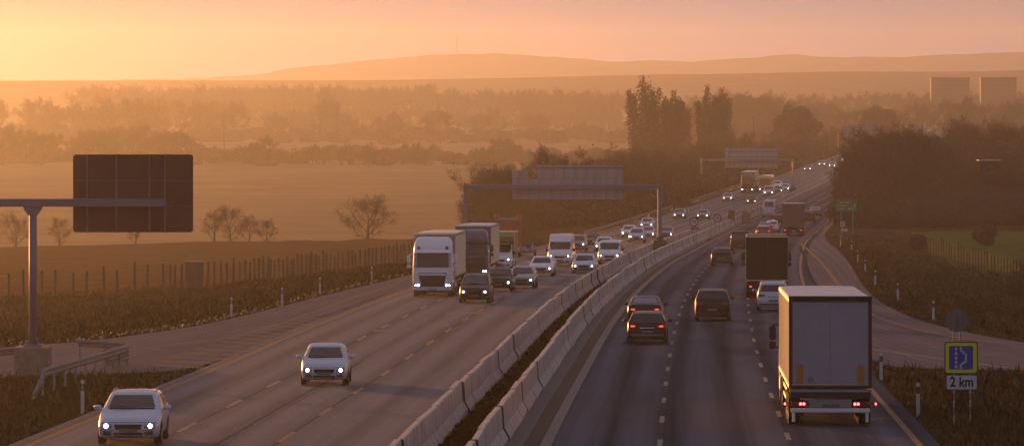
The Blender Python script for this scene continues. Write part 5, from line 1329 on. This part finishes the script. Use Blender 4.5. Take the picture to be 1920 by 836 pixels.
def dome_crown():
    rs = np.random.RandomState(31); n = 20000; tm, cr, h = PT['dome']; d = rand_dirs(n, rs); d[:, 2] = np.abs(d[:, 2]); az = np.arctan2(d[:, 1], d[:, 0])
    lump = 1 + .09 * np.sin(az * 5 + d[:, 2] * 4) + .07 * np.sin(az * 11 + 1) + .06 * np.sin(d[:, 2] * 13 + az * 3); r = (.45 + .55 * rs.rand(n) ** .6) * lump
    C = d * r[:, None] * np.array([6.3, 6.3, 10.6]); C[:, 2] += .2; v_ = d * .9 + rand_dirs(n, rs) * .5; v_[:, 2] += .35; v_ /= np.linalg.norm(v_, axis=1, keepdims=True)
    e = np.cross(v_, rand_dirs(n, rs)); e /= np.linalg.norm(e, axis=1, keepdims=True); ln = (.4 + .9 * rs.rand(n))[:, None]
    me = quads_mesh('crown', C, e * .035, v_ * ln / 2, LEAF['dark']); b = bmesh.new(); b.from_mesh(cr); b.from_mesh(me); b.to_mesh(cr); b.free(); bpy.data.meshes.remove(me)
    PT['dome'] = (tm, cr, float(max(q.co.z for q in cr.vertices)))
dome_crown()
for k in range(3): leafy_tree('scrub%d' % k, 3.6, 4.2, 110 + k, LEAF['brown' if k else 'dark'], 3000, .24, base=.0, lobes=12, squash=2.6)
for k in range(2): bare_tree('brush%d' % k, 5.5, 4.5, 60 + k, LEAF['pale'], 4500, first=.0, up=.9, tw=(.6, 1.5), wd=.06, n1=14)
for k in range(2): bare_tree('sapling%d' % k, 6.5, 4.2, 70 + k, LEAF['brown'], 3600, first=.05, up=.7, tw=(.3, .9), wd=.035, n1=9)
for k in range(5): bare_tree('field%d' % k, 12, 4.6 + k * .9, 80 + k, LEAF['mist'], 4400, first=-.08, up=.05 + .16 * k, tw=(.5, 1.7), wd=.12, n1=9 + k, leaves=350)
for k in range(2): bare_tree('tall%d' % k, 17, 4.0 + k, 90 + k, LEAF['mist'], 4200, first=.03, up=1.3, tw=(.6, 1.9), wd=.13, n1=14, leaves=400)
leafy_tree('broad', 16, 15, 97, LEAF['olive'], 11000, .5, base=.08, lobes=20, squash=1.5)
leafy_tree('bush', 3.2, 2.5, 99, LEAF['dark'], 3600, .16, base=.0, lobes=10, squash=2.4)
leafy_tree('rustbush', 2.2, 3.0, 98, LEAF['rust'], 1500, .2, base=.0, lobes=9, squash=2.4)
poplar('poplar0', 27, 9.0, 1, 15000, 13); poplar('poplar1', 23, 7.5, 2, 12000, 11); poplar('poplar2', 24, 8.0, 3, 13000, 10)
rr = random.Random(17)
# poplars and the solitary trees near the road
for px, top, key, Y, lab in ((1203, 143, 'poplar0', 690, 'tallest poplar, at the left of the big group beyond the gantry'), (1235, 168, 'poplar2', 700, 'poplar in the middle of the big group, lower than its left neighbour'), (1262, 171, 'poplar1', 690, 'poplar at the right of the big group with a split top'), (1280, 192, 'poplar1', 705, 'lowest poplar hanging on the right edge of the big group'), (1326, 163, 'poplar2', 720, 'left one of the two poplars that stand apart'), (1352, 166, 'poplar1', 720, 'right one of the two poplars that stand apart')):
    X = PX(px, Y); z = gz(X, Y); hh = PZ(top, Y) - z; plant(key, 'poplar_tree', X, Y, lab, 'tree', 'poplars beyond the second gantry', hh / PT[key][2], 0, z=z, sxy=.84)
def tree_px(key, name, px, top, Y, lab, cat='tree', grp=None, sxy=1):
    X = PX(px, Y); z = gz(X, Y); hh = PZ(top, Y) - z; return plant(key, name, X, Y, lab, cat, grp, max(.15, hh / PT[key][2]), 0, z=z, sxy=sxy)
tree_px('broad', 'broad_tree', 1490, 193, 850, 'broad round crowned tree beside the far road, right of the poplars')
tree_px('broad', 'broad_tree', 1648, 196, 1000, 'rounded tree behind the farthest blue gantry', sxy=1.15)
tree_px('field1', 'spreading_tree', 1386, 240, 720, 'low spreading tree right of the two separate poplars', sxy=.9)
tree_px('dome', 'dome_shaped_tree', 933, 292, 362, 'large dome shaped bare tree behind the orange roadworks truck', sxy=1.0)
GB = 'bare trees of the belt left of the road'
belt = []
for Y in (385, 400, 420, 445, 470, 500, 530, 565, 600, 640, 690, 740, 790, 850, 920, 1000):
    for t_ in (-22, -29, -37, -46):
        if Y < 430 and t_ < -30: continue
        belt.append((t_ + rr.uniform(-2.5, 2.5), Y + rr.uniform(-8, 8)))
for i, (t_, Y) in enumerate(belt):
    X = xm(Y) + t_; hh = rr.uniform(8.5, 12.0) * (1 if Y < 700 else .85); hh = min(hh, 9.0) if t_ > -24 else hh
    px = CX + FPX * X / Y
    if px > 1395 and t_ > -33: hh = min(hh, 7.5)
    key = 'thick%d' % (i % 3); plant(key, 'bare_tree', X, Y, 'bare brown tree in the dense belt between the oncoming lanes and the misty plain', 'tree', GB, hh / PT[key][2], .3, sxy=1.15)
for px, top, Y in ((1040, 292, 400), (1085, 285, 420), (1130, 283, 460), (1160, 274, 500), (1010, 318, 372), (1178, 262, 560)): tree_px('thick%d' % (px % 3), 'bare_tree', px, top, Y, 'bare brown tree in the dense belt between the oncoming lanes and the misty plain', 'tree', GB)
# scrub that closes the belt down to the ground
GU = 'low scrub along the foot of the left tree belt'
for i in range(58):
    Y = 352 + i * 9.5 + rr.uniform(-3, 3); t_ = (-19.5 if i % 2 else -22.5) + rr.uniform(-1, 1); X = xm(Y) + t_
    plant('scrub%d' % (i % 3), 'low_shrub', X, Y, 'low brown shrub at the foot of the tree belt beside the oncoming lanes', 'shrub', GU, rr.uniform(.75, 1.35), .25)
for i in range(6):
    Y = 356 + i * 3.0; X = -4 + i * 2.2 + rr.uniform(-1, 1)
    plant('scrub%d' % (i % 3), 'low_shrub', X, Y + rr.uniform(0, 12), 'low brown shrub under the dome shaped tree at the field edge', 'shrub', 'low scrub under the dome shaped tree', rr.uniform(.7, 1.2), .25)
# right hand trees
GV = 'low scrub under the right hand trees'
for i in range(44):
    if i % 22 < 3: continue
    Y = 338 + (i % 22) * 6 + rr.uniform(-2, 2); t_ = (15.5 if i < 22 else 20) + rr.uniform(-1, 1.5) + (i % 22) * .05; X = xm(Y) + t_
    plant('scrub%d' % (i % 3), 'low_shrub', X, Y, 'low dark shrub at the foot of the dark trees right of the departing lanes', 'shrub', GV, rr.uniform(.7, 1.2), .25)
for i in range(22):
    px = 1640 + i * 14 + rr.uniform(-4, 4); Y = 352 + rr.uniform(0, 14); X = PX(px, Y); plant('scrub%d' % (i % 3), 'low_shrub', X, Y, 'low brown shrub along the back edge of the green field', 'shrub', 'low scrub behind the green field', rr.uniform(.6, 1.0), .25)
GD = 'dark trees at the right roadside'; n_ = 0
for px, top, Y in ((1612, 300, 372), (1632, 268, 385), (1655, 243, 395), (1682, 238, 400), (1708, 246, 405), (1640, 262, 430), (1615, 285, 450), (1668, 300, 362), (1700, 310, 366), (1730, 262, 420)):
    tree_px('darkt%d' % (n_ % 3), 'dark_bare_tree', px, top - 14, Y, 'dark bare tree in the mass overhanging the departing lanes at the right', 'tree', GD); n_ += 1
GR2 = 'brown trees behind the green field'
for px, top, Y in ((1750, 250, 470), (1772, 240, 500), (1800, 228, 520), (1826, 224, 530), (1856, 226, 520), (1884, 232, 500), (1912, 238, 500), (1940, 240, 480), (1740, 290, 430), (1780, 285, 440), (1815, 290, 440), (1850, 300, 440), (1885, 292, 450), (1915, 296, 440), (1950, 290, 430), (1700, 270, 520), (1760, 300, 410), (1980, 250, 470), (2020, 250, 470), (1838, 318, 408), (1860, 322, 404), (1880, 318, 412), (1905, 316, 405)):
    tree_px('thick%d' % (n_ % 3), 'bare_tree', px, top - 12, Y, 'bare brown tree in the wood behind the green field on the right', 'tree', GR2); n_ += 1
GS = 'pale brush behind the green field'
for i in range(26):
    px = 1705 + i * 9.5 + rr.uniform(-3, 3); Y = 345 + rr.uniform(0, 32); tree_px('brush%d' % (i % 2), 'pale_shrub', px, 352 + rr.uniform(-14, 22) + (10 if px < 1760 else 0), Y, 'pale grey bare shrub in the thicket at the back of the green field', 'shrub', GS)
tree_px('bush', 'round_bush', 1848, 411, 300, 'dark egg shaped bush standing alone in the green field', 'bush')
tree_px('bush', 'round_bush', 1722, 438, 285, 'dark bush at the left corner of the green field fence', 'bush', sxy=1.2)
tree_px('rustbush', 'rust_bush', 1612, 437, 330, 'orange rusty bush beside the merge nose below the dark trees', 'bush')
tree_px('rustbush', 'rust_bush', 1630, 442, 322, 'second smaller rusty bush right of the merge nose', 'bush', sxy=.8)
X = PX(1950, 150); plant('sapling0', 'bare_sapling', X, 150, 'bare sapling whose dark twigs reach in at the right frame edge', 'tree', None, .55, .1)
# saplings at the edge of the near field
for px, top, Y, lab, k, sc in ((690, 358, 365, 'spreading bare sapling in the mist left of the white truck', 0, 1.4), (402, 385, 350, 'bare sapling right of the brown sign, left one of the group', 1, 1), (432, 378, 358, 'tallest bare sapling of the group right of the brown sign', 0, 1), (468, 398, 352, 'bare sapling third in the group right of the brown sign', 1, 1), (500, 405, 360, 'smallest bare sapling of the group right of the brown sign', 0, 1), (30, 392, 352, 'bare sapling at the left frame edge under the beam', 1, 1), (112, 402, 350, 'bare sapling between the mast and the brown sign, low in the mist', 0, 1), (255, 415, 350, 'low bare sapling under the brown sign', 1, 1)):
    tree_px('sapling%d' % k, 'bare_sapling', px, top, Y, lab, 'tree', None, sc)
# hedgerows and groves of the misty plain
GF = {1: 'nearest row of hazy trees on the plain', 2: 'middle groves of hazy trees on the plain', 3: 'far groves of hazy trees on the plain', 4: 'farthest tree row on the plain'}
LF = {1: 'hazy round tree in the nearest tree row across the misty plain', 2: 'hazy tree in the middle groves of the misty plain', 3: 'faint tree in the far groves of the misty plain', 4: 'very faint tree in the last row before the hills'}
def row(lev, spec):
    for px, top, Y in spec:
        tl = rr.random() < (.18 if lev > 1 else .05); key = 'tall%d' % rr.randrange(2) if tl else 'field%d' % rr.randrange(5); tree_px(key, 'field_tree', px, top, Y, LF[lev], 'tree', GF[lev], rr.uniform(.85, 1.25))
def ridge_top(tab, px): return float(np.interp(px, [a for a, _ in tab], [b for _, b in tab]))
R1 = [(-40, 235), (60, 228), (80, 224), (110, 240), (160, 233), (180, 240), (215, 228), (260, 222), (300, 232), (350, 238), (365, 270), (420, 268), (470, 262), (500, 252), (525, 275), (560, 268), (610, 260), (650, 268), (690, 260), (740, 262), (790, 268), (840, 270), (880, 262), (930, 250), (980, 262), (1040, 275), (1100, 285), (1170, 285)]
sp = []
px = -30
while px < 1180:
    if not (520 < px < 530): sp.append((px + rr.uniform(-4, 4), ridge_top(R1, px) + rr.uniform(-4, 18), 1010 + rr.uniform(-60, 70)))
    px += rr.uniform(11, 21) + (26 if rr.random() < .12 else 0)
row(1, sp)
for i in range(74):
    px = -30 + i * 16.6 + rr.uniform(-5, 5); Y = 985 + rr.uniform(-20, 60); X = PX(px, Y)
    plant('scrub%d' % (i % 3), 'field_shrub', X, Y, 'hazy low shrub along the nearest tree row of the misty plain', 'shrub', 'hazy shrubs on the plain', rr.uniform(.8, 1.5), .2, sxy=1.5)
R2 = [(-40, 175), (40, 172), (80, 180), (140, 182), (200, 172), (260, 178), (310, 176), (370, 172), (420, 174), (470, 180), (510, 196), (540, 205), (580, 190), (600, 175), (615, 160), (640, 190), (700, 195), (760, 200), (800, 204), (850, 200), (880, 198), (920, 194), (960, 208), (990, 195), (1040, 212), (1100, 220), (1180, 224)]
sp = []; px = -30
while px < 1180:
    sp.append((px + rr.uniform(-4, 4), ridge_top(R2, px) + rr.uniform(-4, 24), 1420 + rr.uniform(-120, 120))); px += rr.uniform(12, 24) + (40 if rr.random() < .15 else 0)
row(2, sp)
for i in range(70):
    px = -30 + i * 17.4 + rr.uniform(-5, 5); Y = 1330 + rr.uniform(-30, 120); X = PX(px, Y)
    plant('scrub%d' % (i % 3), 'field_shrub', X, Y, 'faint low shrub among the middle groves of the misty plain', 'shrub', 'faint shrubs among the groves', rr.uniform(1.0, 2.0), .2, sxy=1.6)
tree_px('tall0', 'field_tree', 612, 156, 1560, 'tall pointed hazy tree rising above the middle groves', 'tree', None, .8)
R3 = [(1290, 172), (1350, 178), (1400, 155), (1430, 158), (1470, 175), (1520, 185), (1580, 190), (1640, 192), (1700, 190), (1740, 178), (1800, 175), (1850, 176), (1920, 176), (1980, 178)]
sp = []; px = 1270
while px < 1990:
    sp.append((px + rr.uniform(-4, 4), ridge_top(R3, px) + rr.uniform(-2, 16), 1300 + rr.uniform(-200, 150))); px += rr.uniform(11, 17)
row(3, sp)
sp = []; px = 1000
while px < 1990:
    if px > 1290 or px < 1170: sp.append((px, 166 + rr.uniform(-4, 14), 1700 + rr.uniform(-80, 80)))
    px += rr.uniform(20, 32)
row(3, sp)
sp = []; px = 160
while px < 1160:
    sp.append((px, (153 if px < 830 else 162) + rr.uniform(-3, 6), 1800 + rr.uniform(-50, 50))); px += rr.uniform(14, 22)
row(4, sp)
# halls far away on the right, mast on the hill, pole and shed
HALL = pmat('grey hall cladding', (.05, .045, .045), .8); HWIN = pmat('dark hall window band', (.06, .052, .052), .7)
for x0, x1, y0, lab in ((1746, 1818, 147, 'left one of two faint grey blocks on the right horizon'), (1839, 1906, 147, 'right one of two faint grey blocks on the right horizon')):
    Y = 1600; X = PX((x0 + x1) / 2, Y); z = gz(X, Y); hh = PZ(y0, Y) - z; ww = (x1 - x0) / FPX * Y
    t = thing('office_block', lab, 'building', (X, Y, z), 'far office blocks'); m = MB(); m.box((0, 3, hh / 2), (ww, 6, hh), 0, None, .1); m.build('wall', HALL, t)
    m = MB(); m.box((0, 3, hh + .2), (ww + .6, 6.6, .5)); m.build('roof', HWIN, t)
    for k in range(6):
        m = MB(); m.box((0, -.04, hh - 2.4 - k * 3.2), (ww - 2.5, .1, 1.3)); m.build('window', HWIN, t)
Y = 3600; X = PX(857, Y); z0 = PZ(103, Y) - 3; t = thing('transmitter_mast', 'thin transmitter mast on top of the far hill', 'mast', (X, Y, z0)); hh = PZ(58, Y) - z0
m = MB()
for a in range(3): c, s_ = math.cos(a * 2.094), math.sin(a * 2.094); m.tube([(c * 1.6, s_ * 1.6, -3), (c * .9, s_ * .9, hh * .7)], .28, 4)
k = 0
while k < hh * .68: m.tube([(1.5, 0, k), (-.7, 1.1, k + 3)], .12, 3); m.tube([(-.7, 1.1, k), (-.7, -1.1, k + 3)], .12, 3); m.tube([(-.7, -1.1, k), (1.5, 0, k + 3)], .12, 3); k += 3
m.build('lattice', STEEL, t); m = MB(); m.tube([(0, 0, hh * .68), (0, 0, hh)], [.55, .3], 6); m.build('antenna', STEEL, t)
for px, y0, y1, Y, lab in ((1413, 218, 262, 900, 'thin dark pole between the poplars and the broad tree'), (420, 214, 258, 1100, 'thin faint pole in the misty plain on the left'), (1551, 255, 305, 760, 'thin pole beside the far end of the road')):
    X = PX(px, Y); z = gz(X, Y); t = thing('wooden_pole', lab, 'pole', (X, Y, z)); hh = PZ(y0, Y) - z
    m = MB(); m.tube([(0, 0, -.5), (0, 0, hh)], [.22, .16], 6); m.build('shaft', WOOD, t); m = MB(); m.box((0, 0, hh - .5), (1.4, .12, .12)); m.build('cross_arm', WOOD, t)
Y = 425; X = PX(1857, Y); z = gz(X, Y); hh = PZ(301, Y) - z; t = thing('shed', 'pale roof edge of a shed showing among the right hand trees', 'building', (X, Y, z))
m = MB(); m.box((0, 1.6, hh / 2 - .1), (3.3, 3, hh - .3)); m.build('wall', pmat('shade-dark shed boards', (.012, .009, .008), .9, spec=0), t); m = MB(); m.box((0, 1.6, hh), (3.7, 3.6, .14), 0, None, .02); m.build('roof', pmat('pale roof edge', (.26, .22, .21), .6), t)  # wall coloured near black so its sunlit end looks shaded

# rough grass on banks and islands, dead leaves along the kerb: stuff nobody could count
def scatter(name, n, ymax, xr, hrange, mat, seed, okmat=None, wid=.03, pw=1.6):
    rs = np.random.RandomState(seed); yy = 72 + (ymax - 72) * rs.rand(n) ** pw; xx = yy / FPX * (xr[0] + (xr[1] - xr[0]) * rs.rand(n) - CX); d = pdist(xx, yy)
    tt = xx - xmed(yy); k = (d > .05) & ((tt > 0) | (yy < fence_y(xx) + 4)) & ((tt < 0) | (tt < 25) | (yy < 250))
    xx, yy, d = xx[k], yy[k], d[k]; dens = fbm(xx, yy, 5, seed + 1) + rs.normal(size=len(xx)) * .35; k = dens > -.25; xx, yy, d = xx[k], yy[k], d[k]
    zz = zground(xx, yy, d); n = len(xx); hh = (hrange[0] + (hrange[1] - hrange[0]) * rs.rand(n)) * np.clip(.45 + d * .4, 0, 1); a = rs.rand(n) * 6.283; w_ = wid * (.6 + rs.rand(n)) * (1 + yy / 160)
    lean = rs.normal(size=(n, 2)) * .35 * hh[:, None]
    C = np.stack([xx, yy, zz - .02], 1); U = np.stack([np.cos(a) * w_, np.sin(a) * w_, np.zeros(n)], 1); T = C + np.stack([lean[:, 0], lean[:, 1], hh], 1)
    v = np.stack([C - U, C + U, T], 1).reshape(-1, 3); me = bpy.data.meshes.new(name); me.vertices.add(3 * n); me.vertices.foreach_set('co', v.ravel()); me.loops.add(3 * n); me.loops.foreach_set('vertex_index', np.arange(3 * n)); me.polygons.add(n); me.polygons.foreach_set('loop_start', np.arange(0, 3 * n, 3)); me.polygons.foreach_set('loop_total', np.full(n, 3)); me.materials.append(mat); me.update(calc_edges=True)
    o = bpy.data.objects.new(name, me); COL.objects.link(o); return o
tag(scatter('grass', 90000, 250, (-60, 820), (.07, .24), pmat('bank grass blades', (.026, .021, .008), .9, c2=(.070, .046, .020), scale=.35, spec=0), 7), 'rough grass on the left bank and gore island', 'grass', kind='stuff')
tag(scatter('grass', 80000, 320, (1480, 1990), (.07, .24), pmat('dry bank grass blades', (.055, .040, .014), .9, c2=(.16, .095, .038), scale=.3, spec=0), 9), 'dry reddish grass on the right bank and gore island', 'grass', kind='stuff')
tag(scatter('weeds', 9000, 210, (-60, 800), (.25, .62), pmat('tall dead weeds', (.045, .030, .013), .9, c2=(.12, .080, .038), scale=.5, spec=0), 21, pw=1.3), 'taller dead weeds standing in the grass of the left bank', 'weeds', kind='stuff')
tag(scatter('weeds', 8000, 260, (1500, 1990), (.22, .55), MATS['tall dead weeds'], 23, pw=1.3), 'taller dead weeds standing in the grass of the right bank', 'weeds', kind='stuff')
def medgrass():
    rs = np.random.RandomState(4); n = 9000; yy = 72 + 230 * rs.rand(n) ** 1.5; xx = xmed(yy) - 1.25 + (rs.rand(n) - .5) * 1.1; zz = -hroad(yy) - .1; C = np.stack([xx, yy, zz + .12], 1)
    me = leaf_quads('grass', C, np.full(n, .16), rs, pmat('dead median weeds', (.008, .006, .003), .9, c2=(.024, .016, .009), scale=2, spec=0), up=.6); o = bpy.data.objects.new('grass', me); COL.objects.link(o); return o
tag(medgrass(), 'dead dark weeds between the two barrier rows', 'grass', kind='stuff')
rs = np.random.RandomState(12); n = 700; q = rs.randint(0, len(RLO), n); base = np.array(RLO)[q]; xx = base[:, 0] - rs.rand(n) * .8 - .1; yy = base[:, 1] + rs.normal(size=n) * 1.5
k = (yy < 220); xx, yy = xx[k], yy[k]; zz = zground(xx, yy) + .08
me = leaf_quads('fallen_leaves', np.stack([xx, yy, zz], 1), np.full(len(xx), .12), rs, pmat('pale fallen leaves', (.30, .21, .08), .8, c2=(.42, .32, .14), scale=3), up=.2); o = bpy.data.objects.new('fallen_leaves', me); COL.objects.link(o); tag(o, 'pale fallen leaves along the left road edge', 'leaves', kind='stuff')

# ------------------------------------------------------------------ the misty air: one closed box round the whole scene
hz = MB(); hz.box((500, 1770, 18.5), (6000, 3940, 111)); hzo = hz.build('haze', bpy.data.materials.new('misty air')); tag(hzo, kind='stuff')
m = hzo.data.materials[0]; m.use_nodes = True; t = m.node_tree; t.nodes.clear(); pv = t.nodes.new('ShaderNodeVolumePrincipled'); out = t.nodes.new('ShaderNodeOutputMaterial'); t.links.new(pv.outputs[0], out.inputs['Volume'])
pv.inputs['Density'].default_value = HAZE_DENSITY; pv.inputs['Color'].default_value = HAZE_COLOR; pv.inputs['Anisotropy'].default_value = HAZE_G; pv.inputs['Density Attribute'].default_value = ''
try: m.cycles.homogeneous_volume = True
except Exception: pass

# ------------------------------------------------------------------ give the place its full depth
for o in list(COL.objects):
    if o.parent or o.name in PLACED or o.type in ('CAMERA', 'LIGHT'): continue
    if o.get('kind') in ('structure', 'stuff'):
        o.data.transform(Matrix.Diagonal((1, K, 1, 1))); o.data.update()
    else:
        o.location.y *= K
        if o.get('category') in ('fence', 'guardrail'):
            for c in o.children: c.data.transform(Matrix.Diagonal((1, K, 1, 1))); c.data.update()
